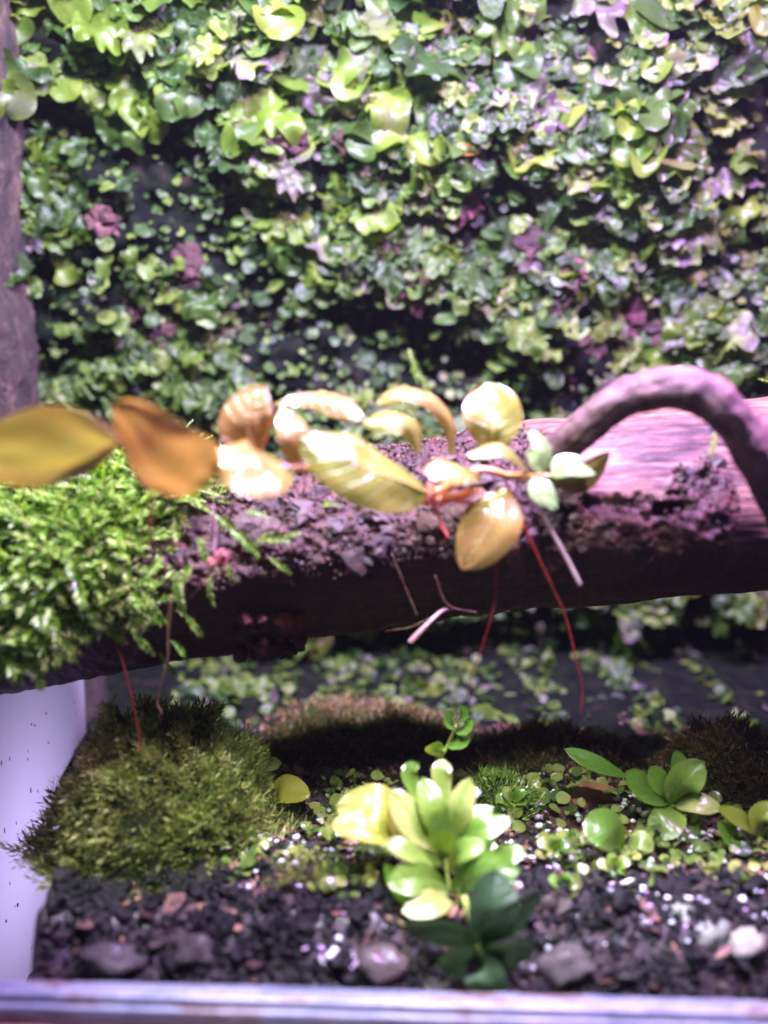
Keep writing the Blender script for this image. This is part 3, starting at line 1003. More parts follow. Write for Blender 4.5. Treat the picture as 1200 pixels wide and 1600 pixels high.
spots = []
tries = 0
while len(spots) < 2900 and tries < 40000:
    tries += 1
    x, th = rnd(-10.2, -2.2), rnd(-50, 132)
    k = moss_thick(x, th)
    if k < 0.004 or random.random() > 0.18 + 1.7 * k:
        continue
    spots.append((x, th, k))
h = Heap()
cnt = 0
for x, th, k in spots:
    g, up = moss_dir(th, x)
    p = log_pt(x, th, LR - 0.05 + k * rnd(0.5, 1.0))
    L_ = rnd(0.5, 1.05) * (0.5 + 0.6 * min(1, k * 2))
    Mx = frame(p, g, up, L_)
    vis = -9.6 < x and 0 < th < 128
    if vis and cnt < 290 and L_ > 0.45 and random.random() < 0.55:
        put('moss_frond', random.choice(FRM), Mx, lm); cnt += 1
    else:
        v, f = random.choice(FR)
        h.add(v, f, Mx)
# hanging shoots below the log and sparse shoots on the crust
for px, py, Y, dx, dz, L_ in ((250, 1020, -1.9, .5, -.9, .9), (275, 890, -3.0, .05, -1, 1.2), (255, 870, -2.9, -.5, -.6, 1.0),
                              (400, 845, -2.7, .6, .25, 1.1), (360, 830, -2.9, .8, -.3, 1.1), (330, 800, -2.7, .6, -.4, 1.0), (420, 870, -2.5, .7, -.5, 0.8), (310, 840, -2.8, .3, -.9, 1.1), (290, 960, -2.6, .5, -.6, .8),
                              (330, 900, -2.5, -.2, -1, .9), (230, 930, -2.8, .4, -.8, 1.0), (205, 980, -2.7, .5, -.7, 1.0), (500, 790, -2.6, .7, .3, .6), (350, 760, -2.9, .6, .3, 0.8), (265, 1000, -2.5, .7, -.3, .7),
                              (300, 880, -2.6, -.4, -.8, 1.0), (350, 870, -2.6, .3, -.8, 0.8), (385, 800, -2.5, .9, .1, .7), (440, 840, -2.4, .9, .3, .6)):
    put('moss_frond', random.choice(FRM), frame(P(px, py, Y), (dx, -0.35, dz), (0, -0.7, 0.7), L_ * 0.72), lm)
tag(h.build('moss_fringe', M['moss'], lm, smooth=False), kind='stuff')

for px, py, Y, dx, dz, L_, lab in ((1122, 668, -2.2, -.45, -1, 0.62, 'single green moss sprig on bare wood under the arching branch'),
                                   (1215, 600, -0.2, -1, .35, 0.55, 'bright moss sprig behind the arching branch at the picture edge')):
    e = empty('moss_sprig', P(px, py, Y), lab, 'moss')
    put('moss_frond', FRM[3], frame(P(px, py, Y), (dx, -0.3, dz), (0, -0.8, 0.5), L_), e)

# red-brown flakes under the log
fl = empty('flaky_growth', log_pt(-2.7, 105, LR), 'cluster of dark red-brown flaky scales on the shaded underside of the log', 'fungus')
for k in range(34):
    px, py = rnd(355, 470), rnd(955, 1018)
    if k < 8:
        px, py = rnd(400, 450), rnd(985, 1022)
    x, th = px2log(px, py)
    p = log_pt(x, th, LR + rnd(0.0, 0.14))
    n = log_nrm(th)
    s = rnd(0.10, 0.22)
    v, f = rock(2, 200 + k, 0.55, 1.5)
    Mx = frame(p, n + Vector((rnd(-.6, .6), 0, -0.8)), n + Vector((rnd(-.5, .5), 0, 1)), (s, s * 1.1, s * 0.35))
    part('flake', [Mx @ q for q in v], f, M['flake'], fl)

# ------------------------------------------------------------------ liverwort on the wall
def lobe_geo(nr=4, nt=12, waves=3, ruf=0.25, curl=0.5, cup=0.3, seed=0, elong=1.0, wav=0.12):
    """rounded, lettuce-like lobe: foot at the origin, grows along +Y, wavy edge and surface"""
    o = Vector((seed * 3.17, seed * 1.71, seed * 0.93))
    V, F = [], []
    ring = [(0.0, 0.0)] + [((i / nr) ** 0.8, 2 * math.pi * j / nt) for i in range(1, nr + 1) for j in range(nt)]
    for r, a in ring:
        c = Vector((math.cos(a), math.sin(a), 0))
        R = 0.5 * (1 + 2.2 * wav * noise.noise(c * 0.5 * waves + o) + 1.0 * wav * noise.noise(c * 1.1 * waves + o * 2))
        x, y = c.x * R * r, 0.42 * elong + c.y * R * r * elong
        p = Vector((x, y, 0))
        z = cup * x * x - curl * 0.5 * (y - 0.3) * abs(y - 0.3) + ruf * (0.45 * r * noise.noise(p * 2.6 + o) + 0.42 * r ** 3 * noise.noise(c * 0.9 * waves + o * 3))
        V.append((x, y, z))
    for j in range(nt):
        F.append((0, 1 + j, 1 + (j + 1) % nt))
    for i in range(nr - 1):
        for j in range(nt):
            j2 = (j + 1) % nt
            F.append((1 + i * nt + j, 1 + (i + 1) * nt + j, 1 + (i + 1) * nt + j2, 1 + i * nt + j2))
    return V, F


def sheet_geo(seed, nr=8, nt=56, m=7):
    """wide thallus sheet: scalloped outline, gently folded surface, foot near the origin"""
    rr = random.Random(seed)
    o = Vector((seed * 2.31, seed * 0.77, seed * 1.39))
    el, ph = rr.uniform(0.7, 1.25), rr.uniform(0, 6)
    amp = rr.uniform(0.5, 1.0)
    V, F = [], []
    ring = [(0.0, 0.0)] + [((i / nr) ** 0.8, 2 * math.pi * j / nt) for i in range(1, nr + 1) for j in range(nt)]
    for r, a in ring:
        c = Vector((math.cos(a), math.sin(a), 0))
        sc = abs(math.sin(m * 0.5 * a + ph + 1.6 * noise.noise(c * 0.9 + o))) ** 0.55
        R = 0.5 * (0.60 + 0.26 * sc + 0.60 * noise.noise(c * 0.9 + o) + 0.26 * noise.noise(c * 2.3 + o * 1.7) + 0.10 * noise.noise(c * 5.1 + o))
        x, y = c.x * R * r, 0.36 * el + c.y * R * r * el
        p = Vector((x, y, 0))
        z = amp * (0.36 * noise.noise(p * 2.1 + o) + 0.26 * (0.4 + 0.6 * r) * noise.noise(p * 5.2 + o)) + 0.10 * r ** 4 * (1 - sc) - 0.35 * max(0, y - 0.3) ** 2
        V.append((x, y, z))
    for j in range(nt):
        F.append((0, 1 + j, 1 + (j + 1) % nt))
    for i in range(nr - 1):
        for j in range(nt):
            j2 = (j + 1) % nt
            F.append((1 + i * nt + j, 1 + (i + 1) * nt + j, 1 + (i + 1) * nt + j2, 1 + i * nt + j2))
    return V, F


def cluster_geo(seed, n=3):
    """a branching thallus: several rounded lobes from one foot"""
    rr = random.Random(seed)
    V, F = [], []
    for q in range(n):
        v, f = lobe_geo(4, 18, rr.choice((2, 3, 4)), rr.uniform(0.3, 0.8), rr.uniform(0.0, 1.3), rr.uniform(-0.4, 0.4), seed * 10 + q, rr.uniform(0.85, 1.3), 0.12)
        an = (q - (n - 1) / 2) * rr.uniform(0.6, 0.9) + rr.uniform(-.2, .2)
        Mx = Matrix.Rotation(an, 4, 'Z') @ Matrix.Rotation(rr.uniform(-.35, .35), 4, 'X') @ Matrix.Diagonal((*[rr.uniform(0.6, 1.0)] * 3, 1))
        b0 = len(V)
        V += [tuple(Mx @ Vector(p)) for p in v]
        F += [tuple(i + b0 for i in g) for g in f]
    return V, F


def strap_geo(seed=0, fork=True, n0=18, m0=6):
    """forking ribbon with a ruffled, crenate margin"""
    rr = random.Random(seed)
    V, F = [], []

    def strap(p0, d0, L_, w0, w1, n, end=True):
        m = m0
        p, d = Vector(p0), Vector(d0).normalized()
        turn, droop, ph, ph2 = rr.uniform(-0.7, 0.7), rr.uniform(-0.9, 0.1), rr.uniform(0, 6), rr.uniform(0, 6)
        om = L_ / ((w0 + w1) * 0.5) * rr.uniform(2.6, 3.6)
        b0 = len(V)
        for i in range(n + 1):
            t = i / n
            s = d.cross(Vector((0, 0, 1))).normalized()
            up = s.cross(d).normalized()
            wv = w0 + (w1 - w0) * t
            if end and t > 0.72:
                wv *= math.sqrt(max(0.015, 1 - ((t - 0.72) / 0.282) ** 2))
            for j in range(m + 1):
                k = 2 * j / m - 1
                f_ = ph if k < 0 else ph2
                V.append(p + s * (k * wv * (1 + 0.2 * abs(k) * math.sin(om * t + f_))) + up * (wv * (0.25 * k * k + 0.5 * k * k * math.sin(om * t + f_ + 0.9) + 0.10 * math.sin(5 * t + ph))))
            p = p + d * (L_ / n)
            d = (d + s * turn / n + Vector((0, 0, droop / n))).normalized()
        for i in range(n):
            for j in range(m):
                a = b0 + i * (m + 1) + j
                F.append((a, a + 1, a + m + 2, a + m + 1))
        return p, d

    p, d = strap((0, 0, 0), (0, 1, 0.15), rr.uniform(0.35, 0.6), 0.13, 0.21, n0 // 2, not fork)
    if fork:
        for s in (-1, 1):
            strap(p - d * 0.12, d + Vector((s * rr.uniform(0.35, 0.8), 0, rr.uniform(-.2, .2))), rr.uniform(0.35, 0.6), 0.17, 0.21, n0 * 2 // 3)
    return V, F


random.seed(21)
TH = [sheet_geo(k, 8, 60, random.choice((5, 6, 7, 9))) for k in range(14)] + [strap_geo(k, k % 4 != 0, 26, 8) for k in range(12)] + \
     [cluster_geo(k, random.choice((2, 3, 4))) for k in range(6)]
THM = [mesh('thallus', v, f, True, M['liverwort']) for v, f in TH]
SM = [lobe_geo(3, 14, random.choice((1, 2)), rnd(0.15, 0.6), rnd(0.0, 1.6), rnd(-0.5, 0.4), 100 + k, rnd(0.75, 1.05), 0.07) for k in range(20)]


def wall_frame(x, z, size, lift=0.1, flat=False):
    """lobes overlap like shingles: they droop outwards and turn their faces to the light"""
    y = wall_y(x, z)
    out = Vector((0, -1, 0.1))
    turn = 1.1 * noise.noise(Vector((x * 0.45, 4, z * 0.45)))
    g = Vector((rnd(-0.9, 0.9) + turn, 0, rnd(-1.3, 0.25))).normalized() * rnd(0.6, 1) + out * (rnd(-0.05, 0.35) if flat else rnd(0.15, 0.8))
    up = out * rnd(0.7, 1.1) + Vector((0, 0, 1)) * (rnd(0.1, 0.55) if flat else rnd(0.2, 0.9)) + Vector((rnd(-.35, .35), 0, 0))
    return frame((x, y - lift, z), g, up, (size * rnd(0.85, 1.25), size, size))


def dens(x, z):
    d = 0.55 + 1.1 * fr((x, 2.0, z), 0.32, 3) + 0.35 * fr((x, 5, z), 0.9, 2)
    d -= 0.45 * sstep(-3.2, -5.2, z) + 0.16 * sstep(8.0, 3.0, z)  # cover thinned lower down so dark peat stands in for shade
    # sparse dark hollows
    for px, py, rx, ry, k in ((230, 330, 150, 110, 1.0), (130, 470, 120, 90, .7), (600, 50, 80, 50, .6), (960, 60, 70, 60, .8), (690, 530, 110, 80, .7), (300, 510, 100, 60, .7), (830, 590, 100, 45, .6), (960, 480, 80, 50, .7), (735, 300, 55, 70, .8), (500, 570, 120, 50, .5), (1150, 560, 90, 50, .5), (60, 220, 60, 60, .6)):
        c_ = P(px, py, 8.8)
        dd = math.hypot((x - c_.x) / (rx * .0205), (z - c_.z) / (ry * .0205))
        d -= k * max(0, 1.3 - dd)
    return d


PATCH = [(110, 110, 'pale liverwort patch on the wall beside the top of the cork slab'),
         (340, 110, 'big yellow-green ruffled liverwort patch along the top of the wall, above the dark hollow'),
         (590, 130, 'upright ruffled liverwort patch at the middle of the wall top'),
         (830, 130, 'liverwort patch with a curling brown root and pale straps, high on the wall'),
         (1090, 140, 'brightest lime liverwort patch, in the upper wall corner far from the cork slab'),
         (120, 400, 'sparse liverwort patch beside the cork slab, level with the dark hollow'),
         (430, 400, 'dense small-lobed liverwort patch on the wall above the upright orange leaves'),
         (760, 400, 'greyish lilac liverwort patch on the wall above the pale upright leaf'),
         (1060, 430, 'liverwort patch on the wall just above the arching branch'),
         (520, 1030, 'shaded liverwort patch on the lower wall, seen under the crusty part of the log'),
         (980, 1000, 'shaded liverwort patch on the lower wall, seen under the bare end of the log')]
patches = []
for px, py, lab in PATCH:
    c_ = P(px, py, 8.6)
    e = empty('liverwort_patch', (c_.x, wall_y(c_.x, c_.z), c_.z), lab, 'liverwort', 'liverwort patches on the wall')
    patches.append((c_.x, c_.z, e))
count = {id(e): 0 for _, _, e in patches}
tot = 0
tries = 0
while tot < 300 and tries < 9000:
    tries += 1
    px, py = rnd(-60, 1260), (rnd(-60, 640) if random.random() < 0.86 else rnd(950, 1090))
    c_ = P(px, py, 8.8)
    x, z = c_.x, c_.z
    if random.random() > dens(x, z) + 0.15:
        continue
    best = min(patches, key=lambda q: (q[0] - x) ** 2 + (q[1] - z) ** 2)
    if count[id(best[2])] > 42:
        continue
    size = rnd(0.9, 1.9) * (1.2 if py < 260 else 0.85)
    q = random.randrange(len(THM))
    size *= 1.1 if q < 14 else (1.2 if q < 26 else 0.75)
    put('thallus', THM[q], wall_frame(x, z, size, rnd(0.15, 0.5), q < 26), best[2])
    count[id(best[2])] += 1
    tot += 1
h = Heap()
k = 0
tries = 0
RB = [strap_geo(60 + q, q % 5 != 0, 14, 4) for q in range(10)] + [sheet_geo(60 + q, 6, 40, random.choice((5, 7, 8))) for q in range(14)]
TN = [lobe_geo(2, 9, 2, 0.4, 0.8, 0.0, 160 + q, 1.0, 0.08) for q in range(8)]
while k < 2000 and tries < 20000:
    tries += 1
    x, z = rnd(-14, 14.5), rnd(-6.5, 17)
    if random.random() > dens(x, z) + 0.02:
        continue
    v, f = random.choice(RB)
    h.add([tuple(q) for q in v], f, wall_frame(x, z, rnd(0.7, 1.6), rnd(0.1, 0.4), random.random() < 0.75))
    k += 1
for q in range(5200):
    x, z = rnd(-14, 14.5), rnd(-6, 17)
    v, f = random.choice(TN)
    h.add(v, f, wall_frame(x, z, rnd(0.12, 0.34), rnd(0.0, 0.15)))
tries = k = 0
while k < 3000 and tries < 70000:
    tries += 1
    x, z = rnd(-14, 14.5), rnd(-7.5, 17)
    if random.random() > max(0.10, dens(x, z) + 0.08):
        continue
    v, f = random.choice(SM)
    h.add(v, f, wall_frame(x, z, rnd(0.22, 0.66) * (1 + 0.5 * noise.noise(Vector((x * 0.5, 9, z * 0.5)))), rnd(0.0, 0.35)))
    k += 1
for _ in range(2600):
    x, z = rnd(-7, 12), rnd(-7.1, -5.2)
    if fr((x, z, 4), 0.8, 2) < -0.05:
        continue
    v, f = random.choice(SM)
    h.add(v, f, frame((x, wall_y(x, z) - 0.05, z + 0.05), (rnd(-1, 1), rnd(-1, .3), rnd(0, .6)), (rnd(-.4, .4), rnd(-.8, 0), 1), rnd(0.12, 0.5)))
lc = h.build('liverwort_carpet', M['liverwort_small'], None, loc=(0, 9, 0))
tag(lc, 'fine carpet of small dark green liverwort lobes covering the back wall', 'liverwort', kind='stuff')

# bark chips set in the wall
for k, (px, py, s) in enumerate(((300, 415, .75), (265, 515, .85), (215, 480, .5), (640, 375, .9), (440, 245, .8), (470, 240, .5), (95, 20, 1.0), (1000, 500, 1.0), (960, 450, .9), (820, 390, .9), (700, 300, .7), (720, 330, .8),
                                 (880, 440, .7), (180, 360, .7), (590, 250, .5), (860, 480, .6), (930, 530, .9), (30, 300, .8), (540, 240, .6), (650, 440, .9), (1030, 520, .7))):
    c_ = P(px, py, 8.6)
    v, f = rock(3, 300 + k, 0.75, 2.2)
    y = wall_y(c_.x, c_.z)
    Mx = Matrix.Translation((c_.x, y - 0.25, c_.z)) @ Euler((rnd(-.4, .4), rnd(-1, 1), rnd(-.5, .5))).to_matrix().to_4x4() @ Matrix.Diagonal((s * 0.6, s * 0.4, s * rnd(0.5, 1.0), 1))
    o = part('bark_chip', [Mx @ q for q in v], f, M['bark_chip'], smooth=False)
    o.parent = wall

# curling brown root and dead leaf on the wall
e = empty('curled_root', P(900, 40, 7.6), 'curling brown root looping at the top of the wall', 'root')
V, F = tube([P(862, -10, 7.9), P(880, 30, 7.7), P(905, 70, 7.6), P(938, 86, 7.5), P(965, 70, 7.6), P(985, 45, 7.7), P(1000, 25, 7.9)], [0.10, .13, .15, .13, .18, .12, .05], 60, 12, 0.09, 2.5)
part('wood', V, F, M['bark_chip'], e)
e = empty('dead_leaf', P(720, 240, 7.6), 'curled orange-brown dead leaf caught on the liverwort of the wall', 'leaf')
leaf(e, [(700, 250, 7.0), (722, 236, 6.7), (748, 240, 6.8)], 24, M['dead_leaf'], (0.2, -0.8, 0.4), name='blade', cup=0.4)
for px, py, dx, dz, L_, lab in ((124, 62, 0, 1, 0.9, 'pale feathery moss sprig on the wall top near the cork slab'), (640, 545, .3, -.8, 1.1, 'yellow-green moss sprig on the wall behind the curled strap leaf'),
                                (655, 580, .4, -.7, 1.0, 'lower yellow-green moss sprig on the wall just above the curled strap leaf')):
    c_ = P(px, py, 8.0)
    e = empty('wall_sprig', (c_.x, wall_y(c_.x, c_.z) - 0.5, c_.z), lab, 'moss')
    put('moss_frond', FRM[5], frame((c_.x, wall_y(c_.x, c_.z) - 0.7, c_.z), (dx, -0.3, dz), (0, -0.9, 0.3), L_), e)

# ------------------------------------------------------------------ moss cushions on the floor
random.seed(33)


def cushion(name, label, cx, cy, rx, ry, hh, mat, n, ln, group=None, lean=0.25):
    z0 = soil_z(cx, cy) - 0.2
    e = empty(name, (cx, cy, z0), label, 'moss')

    def hgt(u, v):
        d = math.hypot(u, v)
        return hh * max(0.0, 1 - d ** 2.6) ** 0.75 * (1 + 0.45 * fr((u * 1.3 + cx, v * 1.3, 1), 1.5, 3))
    V, F = [], []
    nr, na = 22, 48
    for i in range(nr + 1):
        for j in range(na):
            a = 2 * math.pi * j / na
            r = i / nr * (1 + 0.12 * fr((math.cos(a), math.sin(a), cx), 1.2, 2))
            u, v = math.cos(a) * i / nr, math.sin(a) * i / nr
            V.append((cx + rx * r * math.cos(a), cy + ry * r * math.sin(a), z0 + hgt(u, v) + 0.06 * fr((u * 3, v * 3, cx), 3, 3)))
    for i in range(nr):
        for j in range(na):
            j2 = (j + 1) % na
            F.append((i * na + j, i * na + j2, (i + 1) * na + j2, (i + 1) * na + j))
    part('cushion', V, F, M['moss_base'], e)
    h = Heap()
    for _ in range(n):
        a, r = rnd(0, 2 * math.pi), math.sqrt(random.random()) * (1.12 if random.random() < 0.85 else 1.3)
        u, v = r * math.cos(a), r * math.sin(a)
        p = Vector((cx + rx * u, cy + ry * v, z0 + hgt(u, v) - 0.05))
        n_ = Vector((u / rx * 1.4, v / ry * 1.4, 0.55 / hh)).normalized()
        g = n_ + Vector((rnd(-.6, .6), rnd(-.6, .6), 0.3)) + 0.7 * Vector((noise.noise(Vector((u * 4, v * 4, cx))), noise.noise(Vector((u * 4, v * 4, cx + 9))), 0))
        L_ = rnd(0.5, 1.25) * ln * (1 + 0.5 * noise.noise(Vector((u * 5 + cx, v * 5, 3))))
        Mx = frame(p, g, (rnd(-1, 1), rnd(-1, 1), 0.3), L_)
        Vv, Ff = [], []
        m = 5
        for i in range(m):
            t = (i + 1) / m
            an = i * 2.4
            d = Vector((math.cos(an), 0, math.sin(an)))
            b0 = len(Vv)
            Vv += [Vector((0, t * 0.8 - 0.15, 0)), d * 0.13 + Vector((0, t * 0.8 + 0.02, 0)) + Vector((0.04, 0, 0)), d * 0.22 + Vector((0, t * 0.8 + 0.2, 0)), d * 0.1 + Vector((-0.04, t * 0.8 + 0.05, 0))]
            Ff += [(b0, b0 + 1, b0 + 2, b0 + 3)]
        b0 = len(Vv)
        Vv += [Vector((-0.03, -0.2, 0)), Vector((0.03, -0.2, 0)), Vector((0, 1.0, 0))]
        Ff.append((b0, b0 + 1, b0 + 2))
        h.add([tuple(q) for q in Vv], Ff, Mx)
    tag(h.build('strands', mat, e, smooth=False), kind='stuff')
    return e


cushion('moss_mound', 'large rounded olive-green moss mound on the floor beside the misted pane', -4.95, -1.2, 2.4, 2.1, 2.5, M['ground_moss'], 7600, 0.5)
cushion('dried_moss', 'brownish dried moss hummock at the foot of the wall behind the yellow leaves', -0.6, 4.6, 3.1, 2.2, 1.05, M['dry_moss'], 2600, 0.45)
cushion('dried_moss', 'brown-green dried moss hummock behind the bright oval-leaved plant', 8.6, 0.9, 1.9, 1.6, 1.5, M['dry_moss'], 2600, 0.45)
cushion('dried_moss', 'low brown moss hummock at the wall foot under the middle of the arching branch', 4.4, 3.2, 2.4, 1.5, 0.8, M['dry_moss'], 1600, 0.42)
cushion('fine_moss', 'small tuft of pale fine moss behind the bright leafy cluster', 2.7, -0.3, 0.9, 0.7, 0.8, M['moss'], 500, 0.42)
cushion('fine_moss', 'low dark moss tuft on the gravel between mound and bright leafy cluster', -1.5, -3.6, 0.8, 0.6, 0.45, M['ground_moss'], 350, 0.35)

# ------------------------------------------------------------------ gravel and stones
h1, h2, hd = Heap(), Heap(), Heap()
RK = [rock(2, 500 + k, 0.95, 1.6) for k in range(14)]
RK1 = [rock(1, 540 + k, 0.9, 1.6) for k in range(10)]
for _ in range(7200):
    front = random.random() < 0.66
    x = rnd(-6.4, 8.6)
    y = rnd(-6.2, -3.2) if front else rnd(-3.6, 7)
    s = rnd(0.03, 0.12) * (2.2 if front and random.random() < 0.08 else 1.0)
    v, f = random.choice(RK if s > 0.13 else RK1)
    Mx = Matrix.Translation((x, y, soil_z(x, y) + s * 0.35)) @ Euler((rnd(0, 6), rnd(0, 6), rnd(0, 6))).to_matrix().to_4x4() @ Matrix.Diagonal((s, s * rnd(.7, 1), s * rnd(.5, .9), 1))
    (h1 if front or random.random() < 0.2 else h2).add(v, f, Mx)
hg = Heap()
for _ in range(900):
    x = rnd(-3.8, 8.0)
    y = rnd(-5.4, 0.5)
    if fr((x, y, 8), 0.7, 2) < 0.08 - 0.05 * (x > 1):
        continue
    s = rnd(0.025, 0.07)
    if random.random() < 0.7:
        v, f = random.choice(RK1)
        hg.add(v, f, Matrix.Translation((x, y, soil_z(x, y) + rnd(0.1, 0.28))) @ Matrix.Diagonal((s * 1.3, s, s, 1)))
        continue
    hd.add(ICO2[0], ICO2[1], Matrix.Translation((x, y, soil_z(x, y) + rnd(0.12, 0.32))) @ Matrix.Diagonal((s, s, s, 1)))
g = h1.build('gravel', M['gravel'], None, smooth=False, loc=(0, -5, -7.2)); tag(g, 'wet gravel, coloured dark for its shade, along the front of the tank floor', 'gravel', kind='stuff')
g = h2.build('soil_crumbs', M['crumb'], None, loc=(0, 0, -7)); tag(g, 'reddish soil crumbs scattered over the tank floor', 'soil', kind='stuff')
g = hg.build('glint_grains', M['glints'], None, loc=(0, -3, -7)); tag(g, 'pale grains added as grit strewn over soil and gravel', 'glints', kind='stuff')
g = hd.build('water_droplets', M['droplet'], None, loc=(0, -3, -7)); tag(g, 'glinting water droplets on soil and gravel', 'water', kind='stuff')

for px, py, Y, rx, rz, ca, cb, lab in (
        (1068, 1322, -1.6, .62, .42, (0.42, 0.34, 0.50), (0.62, 0.54, 0.70), 'pale lavender stone below the oval-leaved plant'),
        (1075, 1468, -4.6, .75, .48, (0.16, 0.20, 0.14), (0.27, 0.30, 0.22), 'pale grey-green stone on the front gravel near the rail'),
        (945, 1448, -4.3, .75, .45, (0.05, 0.07, 0.065), (0.11, 0.13, 0.115), 'dark greenish stone left of the pale grey-green stone'),
        (925, 1252, 0.2, .75, .42, (0.30, 0.12, 0.06), (0.42, 0.20, 0.11), 'smooth reddish-brown clay pebble behind the round green leaf'),
        (423, 1460, -4.6, .24, .22, (0.18, 0.15, 0.10), (0.28, 0.25, 0.18), 'small pale cream pebble in front of the moss mound'),
        (1152, 1385, -3.2, .42, .3, (0.20, 0.28, 0.20), (0.32, 0.40, 0.30), 'small grey-green pebble below the yellow-green plant'),
        (1165, 1480, -5.0, .36, .3, (0.20, 0.20, 0.14), (0.34, 0.32, 0.24), 'small olive pebble beside the pale grey-green stone'),
        (300, 1480, -5.0, .5, .34, (0.03, 0.026, 0.022), (0.07, 0.06, 0.05), 'brown pebble on the front gravel below the moss mound'),
        (180, 1500, -5.3, .55, .32, (0.035, 0.035, 0.03), (0.08, 0.08, 0.065), 'flat grey pebble by the rail near the misted pane'),
        (600, 1500, -5.2, .5, .3, (0.035, 0.026, 0.02), (0.08, 0.055, 0.045), 'brown pebble beside the shade-darkened round-leaved plant'),
        (890, 1510, -5.3, .5, .34, (0.04, 0.035, 0.03), (0.09, 0.08, 0.065), 'dull grey pebble against the rail below the dark greenish stone')):
    c_ = P(px, py, Y)
    v, f = rock(3, px * 0.01, 0.5, 1.2)
    e = part('stone', [c_ + Vector((q.x * rx, q.y * rx * 0.8, q.z * rz)) for q in v], f, stone_mat('stone_%d' % px, ca, cb), None, loc=(c_.x, c_.y, c_.z - rz))
    tag(e, lab, 'stone', 'stones on the tank floor')

hc = Heap()
for _ in range(1500):
    x, y = rnd(-3.2, 8.4), rnd(-4.3, 1.5)
    if fr((x, y, 15), 0.55, 3) < (0.12 if x < 0.5 else -0.02):
        continue
    v, f = random.choice(SM)
    hc.add(v, f, frame((x, y, soil_z(x, y) + rnd(0.05, 0.3)), (rnd(-1, 1), rnd(-1, .5), rnd(0, .9)), (rnd(-.4, .4), rnd(-.7, 0), 1), rnd(0.12, 0.36)))
M['cover'] = leaf_material('ground_cover', [(0.0, (0.05, 0.09, 0.02)), (0.5, (0.14, 0.20, 0.04)), (1.0, (0.36, 0.38, 0.10))], rough=0.3, trans=0.3, nscale=1.0, blotch=0.3)
g = hc.build('ground_cover', M['cover'], None, loc=(2, -2, -6.6)); tag(g, 'low lime-green ground cover of tiny leaves between the floor plants', 'ground cover', kind='stuff')

hl = Heap()
for _ in range(420):
    x, y = rnd(-6.2, 8.6), rnd(-5.9, 3.5)
    v, f = random.choice(RK1)
    q = rnd(0.08, 0.3)
    hl.add(v, f, Matrix.Translation((x, y, soil_z(x, y) + 0.08)) @ Euler((rnd(-.5, .5), rnd(-.5, .5), rnd(0, 6))).to_matrix().to_4x4() @ Matrix.Diagonal((q, q * rnd(.3, .7), 0.025, 1)))
g = hl.build('leaf_litter', M['litter'], None, smooth=False, loc=(0, -3, -6.6)); tag(g, 'brown bits of leaf and bark litter on the tank floor', 'litter', kind='stuff')

# ------------------------------------------------------------------ floor plants
PL, PY, PS = M['plant'], M['plant_yellow'], M['plant_shade']
FU = (0, -0.6, 0.8)


def stems(par, pts, r=0.05, name='stem'):
    q = [P(*a) for a in pts]
    V, F = tube(q, [r * 1.2, r, r * 0.7], 16, 7)
    part(name, V, F, M['plant_stem'], par)


def plant(base, label, leaves, stem=None, name='floor_plant', r=0.05):
    e = empty(name, P(*base), label, 'plant')
    if stem:
        for s in stem:
            stems(e, s, r)
    for l in leaves:
        mid, wpx, m, nrm = l[:4]
        kw = dict(a=1.25, b=0.6, cup=0.12)
        kw.update(l[4] if len(l) > 4 else {})
        leaf(e, mid, wpx, m, nrm, **kw)
    return e


plant((748, 1490, -5.4), 'green plant, shade darkened into its round leaves, against the front rail', [
    ([(748, 1478, -5.4), (768, 1420, -5.6), (778, 1358, -5.2)], 88, PS, (0, -1, -0.35), dict(a=1.3)),
    ([(752, 1480, -5.4), (790, 1440, -5.6), (845, 1395, -5.3)], 66, PS, (0.1, -1, -0.3)),
    ([(745, 1480, -5.4), (700, 1458, -5.4), (632, 1448, -5.0)], 62, PS, (0, -1, -0.2)),
    ([(746, 1488, -5.4), (725, 1500, -5.7), (686, 1512, -5.6)], 66, PS, (0, -1, -0.25), dict(b=0.5)),
    ([(754, 1486, -5.4), (790, 1490, -5.7), (838, 1484, -5.6)], 64, PS, (0, -1, -0.25), dict(b=0.5)),
    ([(750, 1492, -5.4), (758, 1525, -5.8), (765, 1562, -5.8)], 70, PS, (0, -1, -0.25), dict(b=0.5))],
    [[(725, 1400, -4.9), (735, 1440, -5.2), (748, 1485, -5.4), (750, 1510, -5.3)]])

